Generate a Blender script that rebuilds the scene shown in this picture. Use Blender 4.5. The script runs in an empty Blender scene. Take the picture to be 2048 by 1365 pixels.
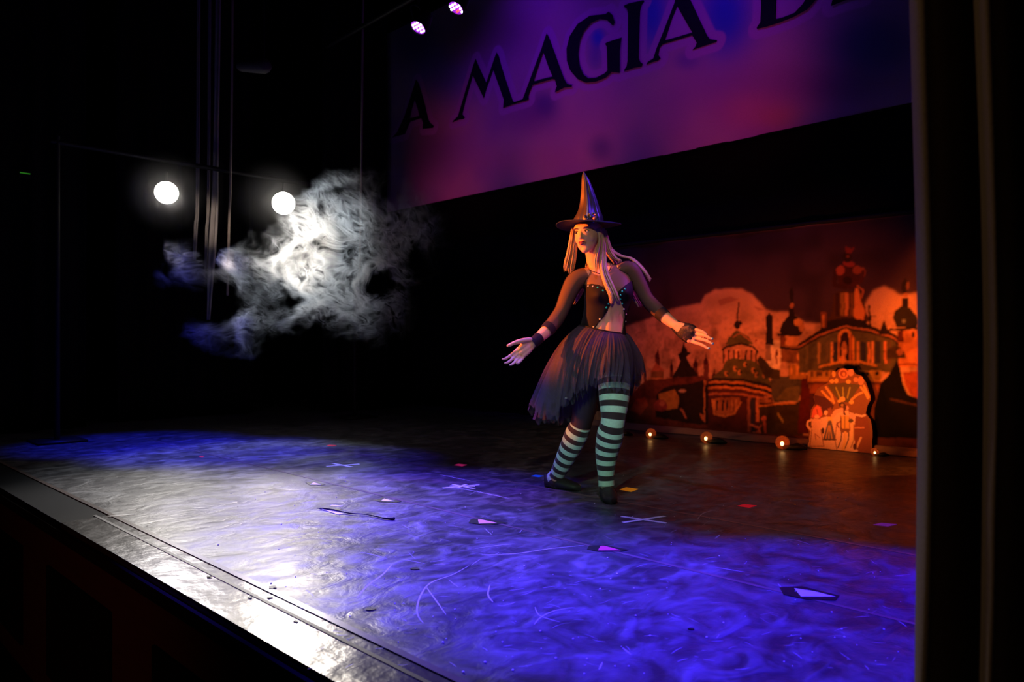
import bpy, bmesh, math, random
import numpy as np
from mathutils import Vector, Matrix

random.seed(7)
rng = np.random.default_rng(7)
PI = math.pi
C = bpy.context.scene.collection

# ---------------------------------------------------------------- camera
FPX, CH, HZ = 1500.0, 0.89, 690.0          # focal length in px of a 2048 px frame, eye height above the stage, horizon row
YAW = math.radians(44.73)
F = Vector((-math.sin(YAW), math.cos(YAW), 0.0))
R = Vector((math.cos(YAW), math.sin(YAW), 0.0))
cam_data = bpy.data.cameras.new('camera')
cam = bpy.data.objects.new('camera', cam_data)
C.objects.link(cam)
cam.location = (0, 0, CH)
cam.rotation_euler = (PI / 2, 0, YAW)
cam_data.sensor_width = 36
cam_data.lens = FPX / 2048 * 36
cam_data.shift_y = (HZ - 682.5) / 2048
cam_data.clip_start = 0.05
cam_data.dof.use_dof = True
cam_data.dof.focus_distance = 3.9
cam_data.dof.aperture_fstop = 3.0
sc = bpy.context.scene
sc.camera = cam

def ray(px, py):
    return F + R * ((px - 1024) / FPX) + Vector((0, 0, (HZ - py) / FPX))
def at_depth(px, py, t):
    return Vector((0, 0, CH)) + ray(px, py) * t
def on_floor(px, py, z=0.0):
    d = ray(px, py); return Vector((0, 0, CH)) + d * ((z - CH) / d.z)
def on_y(px, py, Y):
    d = ray(px, py); return Vector((0, 0, CH)) + d * (Y / d.y)
def on_x(px, py, X):
    d = ray(px, py); return Vector((0, 0, CH)) + d * (X / d.x)

# ---------------------------------------------------------------- world, exposure
w = bpy.data.worlds.new('World'); sc.world = w
w.use_nodes = True
w.node_tree.nodes['Background'].inputs[0].default_value = (0.25, 0.3, 0.5, 1)
w.node_tree.nodes['Background'].inputs[1].default_value = 0.0012
sc.view_settings.view_transform = 'Standard'
sc.view_settings.look = 'None'
sc.view_settings.gamma = 1
sc.view_settings.use_curve_mapping = False
sc.view_settings.exposure = 0.0
sc.cycles.use_denoising = True
sc.cycles.max_bounces = 8
sc.cycles.transparent_max_bounces = 24
sc.cycles.volume_bounces = 1
sc.cycles.volume_max_steps = 256
sc.cycles.sample_clamp_indirect = 4.0

# ---------------------------------------------------------------- lights
def spot(name, loc, target, energy, color, angle, blend=0.5, radius=0.08):
    d = bpy.data.lights.new(name, 'SPOT')
    d.energy = energy; d.color = color; d.spot_size = math.radians(angle); d.spot_blend = blend
    d.shadow_soft_size = radius
    o = bpy.data.objects.new(name, d); C.objects.link(o)
    o.location = loc
    o.rotation_euler = (Vector(target) - Vector(loc)).to_track_quat('-Z', 'Y').to_euler()
    return o
PERSON = on_floor(1190, 995)               # where the dancer stands
LAMP_A = on_x(333, 386, -7.7)
LAMP_B = on_x(567, 407, -7.7)
SMOKE = at_depth(660, 510, 6.95)
# side lamps shining in from the far wing
spot('side_lamp_light', LAMP_A + Vector((.12, 0, -.01)), on_floor(330, 1060), 300, (1.0, .94, .90), 46, .8, .10)
spot('side_lamp_light', LAMP_B + Vector((.12, 0, -.01)), on_floor(575, 1170), 600, (1.0, .92, .80), 34, .8, .11)
# blue wash over the front strip of the stage
spot('blue_wash', (0.45, 2.35, 4.5), (-0.75, 2.30, 0), 3300, (.03, .008, 1.0), 31, .35, .08)
for bx, by_, tx, ty, e_, c_ in ((-1.9, 1.9, -1.75, 2.0, 2000, (.05, .015, 1.0)), (-2.9, 1.8, -2.8, 1.95, 2100, (.08, .035, 1.0)), (-4.0, 1.9, -3.8, 2.4, 1700, (.10, .05, 1.0)), (-3.4, 2.2, -3.5, 2.75, 1900, (.10, .05, 1.0)), (-2.3, 1.9, -2.25, 2.2, 1500, (.06, .03, 1.0)),
                             (-5.1, 2.3, -5.1, 2.9, 1100, (.06, .03, 1.0)), (-6.4, 2.1, -6.2, 2.7, 2400, (.02, .02, 1.0)), (-7.2, 2.1, -7.2, 2.4, 1100, (.01, .02, 1.0))):
    spot('blue_wash', (bx, by_, 4.6), (tx, ty, 0), e_, c_, 27, .8, .08)
# warm key from the left of the house, neutral from the right
spot('amber_key', (-5.4, -.3, 2.15), PERSON + Vector((-.14, -.05, 1.42)), 3500, (1.0, .165, .012), 20, .35, .06)
spot('neutral_front', (0.2, -1.0, 3.4), PERSON + Vector((0, 0, .95)), 215, (1.0, .76, .42), 19, .8, .08)
spot('calf_fill', (-5.2, -.2, 1.2), PERSON + Vector((-.14, .02, .40)), 900, (1.0, .16, .012), 3.6, .9, .05)  # narrow spot added to warm the calf that the key misses
spot('mint_front', (-1.2, -0.9, 1.9), PERSON + Vector((0, 0, .40)), 230, (.35, 1.0, .72), 12, .9, .06)
spot('tape_fill', (-1.4, 1.6, 4.6), (-2.45, 3.2, 0), 125, (.80, .64, 1.0), 40, .9, .1)  # added so the white floor tape reads bright
spot('blue_rim', (-1.1, 5.6, 4.3), PERSON + Vector((0.05, 0, 1.45)), 520, (.10, .03, 1.0), 13, .6, .05)
spot('magenta_rim', (-0.5, 5.0, 3.6), PERSON + Vector((.1, .1, 1.25)), 260, (1.0, .06, .75), 10, .6, .05)
spot('violet_top', (-4.4, 2.8, 4.3), PERSON + Vector((-.55, -.35, .85)), 320, (.42, .10, 1.0), 9, .6, .05)
# banner and backdrop
spot('banner_rose', (-3.2, 4.5, 2.3), (-3.5, 6.3, 3.15), 30, (1.0, .07, .14), 62, 1.0, .2)
spot('banner_rose', (-5.2, 4.5, 2.3), (-5.4, 6.3, 3.15), 27, (1.0, .07, .20), 62, 1.0, .2)
spot('banner_rose', (-7.2, 4.5, 2.3), (-7.2, 6.3, 3.15), 22, (1.0, .08, .30), 62, 1.0, .2)
spot('banner_violet', (-3.3, 4.6, 5.3), (-3.7, 6.3, 4.0), 64, (.20, .01, 1.0), 80, 1.0, .2)
spot('banner_violet', (-5.6, 4.6, 5.3), (-5.8, 6.3, 4.0), 60, (.20, .01, 1.0), 80, 1.0, .2)
spot('backdrop_orange', (-2.3, 4.2, .32), (-2.75, 6.5, .92), 250, (1.0, .155, .010), 54, 1.0, .08)
spot('backdrop_orange', (-3.7, 4.6, .32), (-3.9, 6.5, .88), 90, (1.0, .12, .006), 60, 1.0, .08)
spot('backdrop_orange_low', (-2.1, 5.2, .5), (-2.35, 6.5, .30), 46, (1.0, .24, .05), 40, .9, .05)
# faint spots added to lift the curtain and the stage front
spot('curtain_fill', (-2.6, -0.6, 2.2), (-0.35, 1.5, 1.1), 40, (1.0, .66, .36), 50, .9, .1)
spot('fascia_fill', (-2.0, -2.6, 1.0), (-4.2, 1.1, -.4), 25, (1.0, .22, .08), 50, 1.0, .2)
# spots added to brighten the smoke and the pale drapes
spot('smoke_fill', at_depth(700, 150, 8.4), at_depth(600, 500, 6.95), 520, (.84, .94, 1.0), 34, .8, .08)
spot('drape_fill', at_depth(470, 560, 6.4), at_depth(430, 450, 8.1), 150, (1.0, .80, .66), 16, 1.0, .04)

# ---------------------------------------------------------------- materials
def principled(name):
    m = bpy.data.materials.new(name); m.use_nodes = True
    return m, m.node_tree, m.node_tree.nodes['Principled BSDF']

def mat(name, col, rough=.6, metal=0.0, var=.25, scale=12.0, bump=0.0, spec=.5, emit=None, estr=0.0, alpha=1.0, sheen=0.0, coat=0.0, col2=None, stretch=(1, 1, 1)):
    m, nt, b = principled(name)
    tc = nt.nodes.new('ShaderNodeTexCoord')
    mp = nt.nodes.new('ShaderNodeMapping'); mp.inputs['Scale'].default_value = stretch
    nt.links.new(tc.outputs['Object'], mp.inputs[0])
    nz = nt.nodes.new('ShaderNodeTexNoise'); nz.inputs['Scale'].default_value = scale; nz.inputs['Detail'].default_value = 5
    nt.links.new(mp.outputs[0], nz.inputs['Vector'])
    mx = nt.nodes.new('ShaderNodeMix'); mx.data_type = 'RGBA'
    c1 = [c * (1 - var) for c in col[:3]] + [1]
    c2 = list(col2) + [1] if col2 else [min(1, c * (1 + var)) for c in col[:3]] + [1]
    mx.inputs[6].default_value = c1; mx.inputs[7].default_value = c2
    nt.links.new(nz.outputs[0], mx.inputs[0])
    nt.links.new(mx.outputs[2], b.inputs['Base Color'])
    b.inputs['Roughness'].default_value = rough
    b.inputs['Metallic'].default_value = metal
    b.inputs['Specular IOR Level'].default_value = spec
    b.inputs['Alpha'].default_value = alpha
    if sheen: b.inputs['Sheen Weight'].default_value = sheen
    if coat: b.inputs['Coat Weight'].default_value = coat
    if emit:
        b.inputs['Emission Color'].default_value = (*emit, 1); b.inputs['Emission Strength'].default_value = estr
    if bump:
        bp = nt.nodes.new('ShaderNodeBump'); bp.inputs['Strength'].default_value = bump; bp.inputs['Distance'].default_value = .01
        nt.links.new(nz.outputs[0], bp.inputs['Height']); nt.links.new(bp.outputs[0], b.inputs['Normal'])
    return m

M = {}
M['black_cloth'] = mat('black_velvet', (.006, .006, .007), .95, spec=.1, scale=30)
M['black_wall'] = mat('black_wall', (.006, .006, .006), .9, spec=.15, scale=4)
M['black_metal'] = mat('black_metal', (.009, .009, .010), .55, .2, spec=.3)
M['lip'] = mat('black_lip', (.008, .007, .007), .6)
M['fascia'] = mat('red_brown_fascia', (.09, .025, .012), .7, scale=5, stretch=(1, 1, 8))
M['curtain'] = mat('brown_curtain', (.16, .115, .075), .85, spec=.15, scale=160, bump=.15, sheen=.2)
M['border'] = mat('black_border', (.005, .005, .006), .95, spec=.05, scale=20)
M['white_tape'] = mat('white_tape', (.85, .85, .88), .5, var=.08, scale=40)
M['pale_drape'] = mat('pale_drape', (.30, .28, .26), .8, scale=10)
M['rope'] = mat('pale_rope', (.28, .23, .19), .9, scale=90)
for n, c in dict(pink=(.9, .06, .32), blue=(.02, .25, .95), orange=(1.0, .42, .03), red=(.95, .02, .05), purple=(.5, .08, .8), salmon=(.95, .42, .45), black=(.006, .006, .01), palepink=(.9, .65, .8)).items():
    M['tape_' + n] = mat(n + '_tape', c, .5, var=.1, scale=50)
for n, c in dict(pink=(.9, .03, .25), blue=(.01, .10, .9), orange=(1.0, .30, .01), red=(.9, .01, .03), purple=(.30, .03, .6)).items():   # marker tape given a faint emission so the squares read brighter
    M['glow_' + n] = mat('emissive_' + n + '_tape', c, .5, var=.1, scale=50, emit=c, estr=.22)

# ---------------------------------------------------------------- geometry helpers
def mesh_obj(name, verts, faces, m=None, parent=None, smooth=False, uv=None):
    me = bpy.data.meshes.new(name)
    me.from_pydata([tuple(v) for v in verts], [], [tuple(f) for f in faces])
    if smooth: me.polygons.foreach_set('use_smooth', [True] * len(me.polygons))
    if uv is not None:
        l = me.uv_layers.new(name='UVMap')
        idx = np.empty(len(me.loops), dtype=np.int32); me.loops.foreach_get('vertex_index', idx)
        l.data.foreach_set('uv', np.asarray(uv, dtype=np.float32)[idx].ravel())
    if m: me.materials.append(m)
    o = bpy.data.objects.new(name, me); C.objects.link(o)
    if parent: o.parent = parent
    return o
class G:
    """collects geometry for one mesh"""
    def __init__(s): s.v = []; s.f = []; s.uv = []
    def add(s, vs, fs, uv=None):
        n = len(s.v); s.v += [Vector(v) for v in vs]; s.f += [tuple(i + n for i in f) for f in fs]
        s.uv += list(uv) if uv is not None else [(0, 0)] * len(vs)
        return s
    def box(s, a, b):
        (x0, y0, z0), (x1, y1, z1) = a, b
        vs = [(x0, y0, z0), (x1, y0, z0), (x1, y1, z0), (x0, y1, z0), (x0, y0, z1), (x1, y0, z1), (x1, y1, z1), (x0, y1, z1)]
        return s.add(vs, [(0, 3, 2, 1), (4, 5, 6, 7), (0, 1, 5, 4), (1, 2, 6, 5), (2, 3, 7, 6), (3, 0, 4, 7)])
    def grid(s, P, closed_u=False, uv=None):
        """P[i][j] rows"""
        ni, nj = len(P), len(P[0]); vs = [p for r in P for p in r]; fs = []
        for i in range(ni - 1):
            for j in range(nj if closed_u else nj - 1):
                k = (j + 1) % nj
                fs.append((i * nj + j, i * nj + k, (i + 1) * nj + k, (i + 1) * nj + j))
        return s.add(vs, fs, uv)
    def tube(s, pts, rad, n=16, caps=True, flat=None, up=None, res=6, s0=0.0):
        """smooth tapered tube through pts; flat = (ratio, dir) squashes the section along dir"""
        pts, rad = catmull(pts, rad, res)
        P = []; L = 0.0; uv = []
        ref = Vector(up) if up else Vector((0.3, .2, 1))
        d0 = (pts[1] - pts[0]).normalized()
        u = d0.cross(ref).normalized()
        for i, p in enumerate(pts):
            d = (pts[min(i + 1, len(pts) - 1)] - pts[max(i - 1, 0)]).normalized()
            u = (u - d * u.dot(d)).normalized(); v = d.cross(u)
            if i: L += (p - pts[i - 1]).length
            row = []
            for k in range(n):
                a = 2 * PI * k / n
                o = (u * math.cos(a) + v * math.sin(a)) * rad[i]
                if flat:
                    fd = Vector(flat[1]).normalized(); o = o - fd * (o.dot(fd) * (1 - flat[0]))
                row.append(p + o); uv.append((s0 + L, k / n))
            P.append(row)
        s.grid(P, True, uv)
        if caps:
            for sgn, row, p, r in ((-1, P[0], pts[0], rad[0]), (1, P[-1], pts[-1], rad[-1])):
                d = (pts[1] - pts[0]).normalized() * -1 if sgn < 0 else (pts[-1] - pts[-2]).normalized()
                R2 = [[p + (q - p) * c + d * (r * sn) for q in row] for c, sn in ((1, 0), (.8, .55), (.45, .85))]
                R2.append([p + d * r * .98 for q in row])
                if sgn < 0: R2 = [list(x) for x in R2]
                base = len(s.v); nn = len(row)
                tip = p + d * r * .95
                vs = [q for rr in R2[:3] for q in rr] + [tip]; fs = []
                for i in range(2):
                    for j in range(nn):
                        k = (j + 1) % nn
                        q4 = (i * nn + j, i * nn + k, (i + 1) * nn + k, (i + 1) * nn + j)
                        fs.append(q4 if sgn > 0 else q4[::-1])
                for j in range(nn):
                    k = (j + 1) % nn; t3 = (2 * nn + j, 2 * nn + k, 3 * nn)
                    fs.append(t3 if sgn > 0 else t3[::-1])
                s.add(vs, fs, [(s0 + (L if sgn > 0 else 0), 0)] * len(vs))
        return s
    def ell(s, c, r, rot=None, nu=20, nv=12):
        c = Vector(c); vs = [Vector((0, 0, r[2]))]; fs = []
        for i in range(1, nv):
            ph = PI * i / nv
            for j in range(nu):
                th = 2 * PI * j / nu
                vs.append(Vector((r[0] * math.sin(ph) * math.cos(th), r[1] * math.sin(ph) * math.sin(th), r[2] * math.cos(ph))))
        vs.append(Vector((0, 0, -r[2])))
        for j in range(nu):
            k = (j + 1) % nu
            fs.append((0, 1 + j, 1 + k)); fs.append((len(vs) - 1, 1 + (nv - 2) * nu + k, 1 + (nv - 2) * nu + j))
        for i in range(nv - 2):
            for j in range(nu):
                k = (j + 1) % nu; a = 1 + i * nu
                fs.append((a + j, a + nu + j, a + nu + k, a + k))
        if rot: vs = [rot @ v for v in vs]
        return s.add([v + c for v in vs], fs)
    def prism(s, poly, z0, z1, ez=Vector((0, 0, 1))):
        """flat polygon (3d points) extruded from z0 to z1 along ez"""
        n = len(poly); a = [Vector(p) + ez * z0 for p in poly]; b = [Vector(p) + ez * z1 for p in poly]
        return s.add(a + b, [tuple(range(n))[::-1], tuple(range(n, 2 * n))] + [(i, (i + 1) % n, n + (i + 1) % n, n + i) for i in range(n)])
    def make(s, name, m=None, parent=None, smooth=False, uv=False):
        return mesh_obj(name, s.v, s.f, m, parent, smooth, s.uv if uv else None)

def catmull(pts, rad, res):
    pts = [Vector(p) for p in pts]; 
    if not hasattr(rad, '__len__'): rad = [rad] * len(pts)
    if len(pts) == 2:
        return [pts[0].lerp(pts[1], i / res) for i in range(res + 1)], [rad[0] + (rad[1] - rad[0]) * i / res for i in range(res + 1)]
    P, Q = [], []
    n = len(pts)
    for i in range(n - 1):
        p0, p1, p2, p3 = pts[max(i - 1, 0)], pts[i], pts[i + 1], pts[min(i + 2, n - 1)]
        r0, r1, r2, r3 = rad[max(i - 1, 0)], rad[i], rad[i + 1], rad[min(i + 2, n - 1)]
        for k in range(res):
            t = k / res
            f = lambda a, b, c, d: .5 * ((2 * b) + (c - a) * t + (2 * a - 5 * b + 4 * c - d) * t * t + (-a + 3 * b - 3 * c + d) * t ** 3)
            P.append(f(p0, p1, p2, p3)); Q.append(f(r0, r1, r2, r3))
    P.append(pts[-1]); Q.append(rad[-1])
    return P, Q

def tag(o, label=None, cat=None, group=None, kind=None):
    if label: o['label'] = label
    if cat: o['category'] = cat
    if group: o['group'] = group
    if kind: o['kind'] = kind
    return o
def empty(name, loc=(0, 0, 0), rz=0.0):
    o = bpy.data.objects.new(name, None); C.objects.link(o)
    o.location = loc; o.rotation_euler = (0, 0, rz); o.empty_display_size = .1
    return o
def rel(o, parent):
    o.parent = parent; return o
def copy_thing(root):
    r = root.copy(); C.objects.link(r)
    for ch in root.children:
        c = ch.copy(); C.objects.link(c); c.parent = r
        for g in ch.children:
            d = g.copy(); C.objects.link(d); d.parent = c
    return r

# ================================================================ SETTING
# stage deck (timber deck under vinyl dance sheets)
def floor_material():
    m, nt, b = principled('black_vinyl_floor')
    N = nt.nodes.new; K = nt.links.new
    tc = N('ShaderNodeTexCoord')
    def noise(scale, detail=6, dist=0.0, rough=.55, stretch=(1, 1, 1), rot=0):
        mp = N('ShaderNodeMapping'); mp.inputs['Scale'].default_value = stretch; mp.inputs['Rotation'].default_value = (0, 0, rot)
        K(tc.outputs['Object'], mp.inputs[0])
        n = N('ShaderNodeTexNoise'); n.inputs['Scale'].default_value = scale; n.inputs['Detail'].default_value = detail
        n.inputs['Distortion'].default_value = dist; n.inputs['Roughness'].default_value = rough
        K(mp.outputs[0], n.inputs['Vector']); return n.outputs[0]
    def ramp(sock, a, b_, ca, cb):
        r = N('ShaderNodeValToRGB'); r.color_ramp.elements[0].position = a; r.color_ramp.elements[1].position = b_
        r.color_ramp.elements[0].color = (*ca, 1); r.color_ramp.elements[1].color = (*cb, 1)
        K(sock, r.inputs[0]); return r.outputs[0]
    dust = noise(5.0, 8, 1.4, .6)
    sweep = noise(7.5, 6, 1.3, .58, (1, .6, 1), .5)
    fine = noise(38, 4, .5)
    c1 = ramp(dust, .38, .70, (.035, .033, .038), (.135, .128, .14))
    c2 = ramp(sweep, .50, .66, (0, 0, 0), (.10, .10, .11))
    ad = N('ShaderNodeMix'); ad.data_type = 'RGBA'; ad.blend_type = 'ADD'; ad.inputs[0].default_value = .7
    K(c1, ad.inputs[6]); K(c2, ad.inputs[7]); K(ad.outputs[2], b.inputs['Base Color'])
    r1 = N('ShaderNodeMapRange'); r1.inputs[1].default_value = .3; r1.inputs[2].default_value = .7; r1.inputs[3].default_value = .30; r1.inputs[4].default_value = .50
    K(sweep, r1.inputs[0]); K(r1.outputs[0], b.inputs['Roughness'])
    b.inputs['Specular IOR Level'].default_value = .5
    mm = N('ShaderNodeMath'); mm.operation = 'MULTIPLY_ADD'; mm.inputs[1].default_value = .12
    K(fine, mm.inputs[0]); K(sweep, mm.inputs[2])
    bp = N('ShaderNodeBump'); bp.inputs['Strength'].default_value = .8; bp.inputs['Distance'].default_value = .009
    K(mm.outputs[0], bp.inputs['Height']); K(bp.outputs[0], b.inputs['Normal'])
    return m
M['vinyl'] = floor_material()
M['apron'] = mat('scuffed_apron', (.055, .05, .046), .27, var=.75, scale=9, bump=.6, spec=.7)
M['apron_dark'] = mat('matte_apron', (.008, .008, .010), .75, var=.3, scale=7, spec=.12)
M['seam'] = mat('clear_seam_tape', (.16, .12, .11), .32, var=.5, scale=14)

X0, X1 = -11.0, 3.0
LIP, EDGE, BACK = 1.08, 1.30, 7.6
fl = G().box((X0, LIP + .06, -.12), (X1, BACK, -.006)).make('floor', M['black_wall']); tag(fl, kind='structure')
for a, b_ in ((EDGE, 2.6), (2.603, 3.45), (3.453, 4.9), (4.903, 6.35), (6.353, BACK)):
    G().box((X0, a, -.006), (X1, b_, 0)).make('vinyl_sheet', M['vinyl'], fl)
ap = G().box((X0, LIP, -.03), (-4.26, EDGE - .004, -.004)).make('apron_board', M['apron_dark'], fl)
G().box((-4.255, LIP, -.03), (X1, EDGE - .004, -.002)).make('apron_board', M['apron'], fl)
G().box((X0, EDGE + .0, 0), (X1, EDGE + .025, .0015)).make('edge_tape', M['seam'], fl)
G().box((-4.3, EDGE - .06, -.002), (X1, EDGE - .045, .0005)).make('edge_tape', M['tape_black'], fl)
for yy in (2.6, 3.45):
    G().box((X0, yy - .010, 0), (X1, yy + .010, .0012)).make('seam_tape', M['seam'], fl)
# stage front
fa = G().box((X0, LIP + .02, -1.0), (X1, LIP + .06, -.07)).make('stage_front', M['fascia']); tag(fa, kind='structure')
G().box((X0, LIP - .02, -.085), (X1, LIP + .06, -.031)).make('stage_lip', M['lip'], fa)
for xa in (-9.1, -7.6, -6.1, -4.55, -3.05, -1.55, -.05):
    G().box((xa, LIP + .006, -.86), (xa + 1.0, LIP + .019, -.28)).make('dark_panel', M['black_wall'], fa)
hf = G().box((X0, -3.0, -1.06), (X1, LIP + .06, -1.0)).make('floor_house', M['black_wall']); tag(hf, kind='structure')
for nm, a, b_ in (('wall_left', (X0 - .1, -3.0, -1.06), (X0, BACK + .1, 6.0)), ('wall_back', (X0, BACK, -1.06), (X1, BACK + .1, 6.0)),
                  ('wall_right', (X1, -3.0, -1.06), (X1 + .1, BACK + .1, 6.0)), ('ceiling', (X0 - .1, -3.0, 6.0), (X1 + .1, BACK + .1, 6.1)),
                  ('wall_front', (X0, -3.1, -1.06), (X1, -3.0, 6.0))):
    tag(G().box(a, b_).make(nm, M['black_wall']), kind='structure')

# drapes: sheets with folds
def drape(name, p0, p1, z0, z1, amp, wl, m, parent=None, seed=0, nx=None, nz=24, thick=.004, shift=None):
    """folded cloth hanging between plan points p0 and p1"""
    r = random.Random(seed); a, b = Vector((*p0, 0)), Vector((*p1, 0)); L = (b - a).length; d = (b - a) / L; n = Vector((-d.y, d.x, 0))
    nx = nx or max(16, int(L / wl * 14)); P = []
    ph = [r.uniform(0, 6.28) for _ in range(4)]
    for i in range(nz + 1):
        t = i / nz; z = z0 + (z1 - z0) * t; row = []
        for j in range(nx + 1):
            s = L * j / nx
            o = amp * (math.sin(2 * PI * s / wl + ph[0] + .25 * math.sin(2.2 * z + ph[3])) + .35 * math.sin(2 * PI * s / wl * 1.73 + ph[1]) + .2 * math.sin(2 * PI * s / wl * .41 + ph[2] + z * .5))
            row.append(a + d * s + n * o * (1.1 - .25 * t) + Vector((0, 0, z)))
        P.append(row)
    o = G().grid(P).make(name, m, parent, True)
    sm = o.modifiers.new('s', 'SOLIDIFY'); sm.thickness = thick
    return o

tag(drape('back_drape', (-10.6, 6.9), (1.5, 6.9), 0.01, 5.8, .05, .38, M['black_cloth'], seed=3), 'black velvet drape hanging across the whole back of the stage', 'curtain')
tag(drape('border_drape', (-9.6, 6.62), (1.2, 6.62), 1.80, 5.6, .012, .5, M['border'], seed=5), 'black border cloth hanging between the printed banner and the city backdrop', 'curtain')
for k, (x, y0, y1, lab) in enumerate(((-8.9, 1.3, 2.5, 'black wing drape at the front of the far wing, left of the two round lamps'),
                                      (-9.3, 2.9, 4.6, 'black wing drape right behind the two round lamps'),
                                      (-8.6, 5.2, 6.2, 'black wing drape near the back, behind the smoke'))):
    tag(drape('wing_drape', (x, y0), (x, y1), .01, 5.6, .05, .3, M['black_cloth'], seed=11 + k), lab, 'curtain')
tag(drape('house_drape', (-10.8, 1.25), (-8.0, 1.25), .01, 5.6, .05, .3, M['black_cloth'], seed=21), 'black front curtain drawn back at the far end of the stage edge', 'curtain')

# the near front curtain: hems measured at the eye line, folded in plan
def near_curtain():
    Y = 1.55
    prof = [(1826, .30), (1820, .16), (1819, .06), (1824, .01), (1838, -.012), (1856, .0), (1872, .035), (1895, .075), (1925, .085), (1948, .05), (1955, .0),
            (1962, -.03), (1975, -.035), (1990, -.01), (2010, .05), (2040, .08), (2090, .02), (2130, -.03), (2180, .0), (2260, .08), (2360, .0), (2460, .08), (2600, .0), (2760, .08), (2950, .0), (3200, .08), (3600, .0)]
    pts, _ = catmull([Vector(((on_y(x, 690, Y + d)).x, Y + d, 0)) for x, d in prof], 0.0, 7)
    P = []
    nz = 60
    for i in range(nz + 1):
        z = .012 + (4.9 - .012) * i / nz; row = []
        # gentle sway measured along the hanging edge
        sh = .018 * math.exp(-((z - .9) / .7) ** 2) - .030 * max(0, z - .9) / 1.0 * .32
        for j, p in enumerate(pts):
            w2 = .010 * math.exp(-((z - .62) / .10) ** 2) * math.exp(-((j - 74) / 9) ** 2)
            row.append(p + Vector((sh + .004 * math.sin(3 * z + j * .11), .006 * math.sin(4.1 * z + j * .23) - w2, z)))
        P.append(row)
    o = G().grid(P).make('front_curtain', M['curtain'], None, True)
    s = o.modifiers.new('s', 'SOLIDIFY'); s.thickness = .003
    tag(o, 'grey-brown front curtain with heavy folds hanging nearest the viewer', 'curtain')
near_curtain()

# ================================================================ BANNER
BY = 6.30
def in_poly(px, py, poly):
    inside = np.zeros(px.shape, bool); n = len(poly)
    for i in range(n):
        x0, y0 = poly[i]; x1, y1 = poly[(i + 1) % n]
        if y0 == y1: continue
        c = ((y0 > py) != (y1 > py)) & (px < (x1 - x0) * (py - y0) / (y1 - y0) + x0)
        inside ^= c
    return inside
def project(Xa, Ya, Za):
    t = Xa * F.x + Ya * F.y; r = Xa * R.x + Ya * R.y
    return 1024 + FPX * r / t, HZ - FPX * (Za - CH) / t
def paint_material(name, rough=.85, attr='Col'):
    m, nt, b = principled(name)
    a = nt.nodes.new('ShaderNodeAttribute'); a.attribute_name = attr
    tc = nt.nodes.new('ShaderNodeTexCoord'); nz = nt.nodes.new('ShaderNodeTexNoise'); nz.inputs['Scale'].default_value = 220
    nt.links.new(tc.outputs['Object'], nz.inputs['Vector'])
    mx = nt.nodes.new('ShaderNodeMix'); mx.data_type = 'RGBA'; mx.blend_type = 'MULTIPLY'; mx.inputs[0].default_value = .35
    nt.links.new(a.outputs['Color'], mx.inputs[6]); nt.links.new(nz.outputs[0], mx.inputs[7])
    nt.links.new(mx.outputs[2], b.inputs['Base Color']); b.inputs['Roughness'].default_value = rough
    b.inputs['Specular IOR Level'].default_value = .15
    return m
def painted_sheet(name, xs, zs, yfun, painter, m, parent=None, keep=None):
    XX, ZZ = np.meshgrid(xs, zs); YY = yfun(XX, ZZ)
    col = painter(XX, ZZ)                                   # (nz, nx, 3)
    nz_, nx_ = XX.shape
    v = np.stack([XX, YY, ZZ], -1).reshape(-1, 3)
    ii, jj = np.meshgrid(np.arange(nz_ - 1), np.arange(nx_ - 1), indexing='ij')
    f = np.stack([ii * nx_ + jj, ii * nx_ + jj + 1, (ii + 1) * nx_ + jj + 1, (ii + 1) * nx_ + jj], -1).reshape(-1, 4)
    if keep is not None:
        K = keep(XX, ZZ); kf = K[:-1, :-1] & K[1:, 1:]; f = f[kf.ravel()]
    me = bpy.data.meshes.new(name)
    me.vertices.add(len(v)); me.vertices.foreach_set('co', v.astype(np.float32).ravel())
    me.loops.add(len(f) * 4); me.loops.foreach_set('vertex_index', f.astype(np.int32).ravel())
    me.polygons.add(len(f)); me.polygons.foreach_set('loop_start', np.arange(0, len(f) * 4, 4, dtype=np.int32))
    me.update(calc_edges=True); me.validate()
    me.polygons.foreach_set('use_smooth', [True] * len(me.polygons))
    ca = me.color_attributes.new('Col', 'FLOAT_COLOR', 'POINT')
    rgba = np.concatenate([col.reshape(-1, 3), np.ones((len(v), 1))], 1).astype(np.float32)
    ca.data.foreach_set('color', rgba.ravel())
    me.materials.append(m)
    o = bpy.data.objects.new(name, me); C.objects.link(o)
    if parent: o.parent = parent
    return o
def smooth_noise(shape, cells, seed):
    r = np.random.default_rng(seed); g = r.random((cells[0] + 2, cells[1] + 2))
    y = np.linspace(0, cells[0], shape[0]); x = np.linspace(0, cells[1], shape[1])
    yi = y.astype(int); xi = x.astype(int); fy = y - yi; fx = x - xi
    fy = fy * fy * (3 - 2 * fy); fx = fx * fx * (3 - 2 * fx)
    a = g[np.ix_(yi, xi)]; b = g[np.ix_(yi, xi + 1)]; c = g[np.ix_(yi + 1, xi)]; d = g[np.ix_(yi + 1, xi + 1)]
    return (a * (1 - fx) + b * fx) * (1 - fy)[:, None] + (c * (1 - fx) + d * fx) * fy[:, None]
def blur(a, n=1):
    for _ in range(n):
        a = (a + np.roll(a, 1, 0) + np.roll(a, -1, 0)) / 3; a = (a + np.roll(a, 1, 1) + np.roll(a, -1, 1)) / 3
    return a

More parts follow.
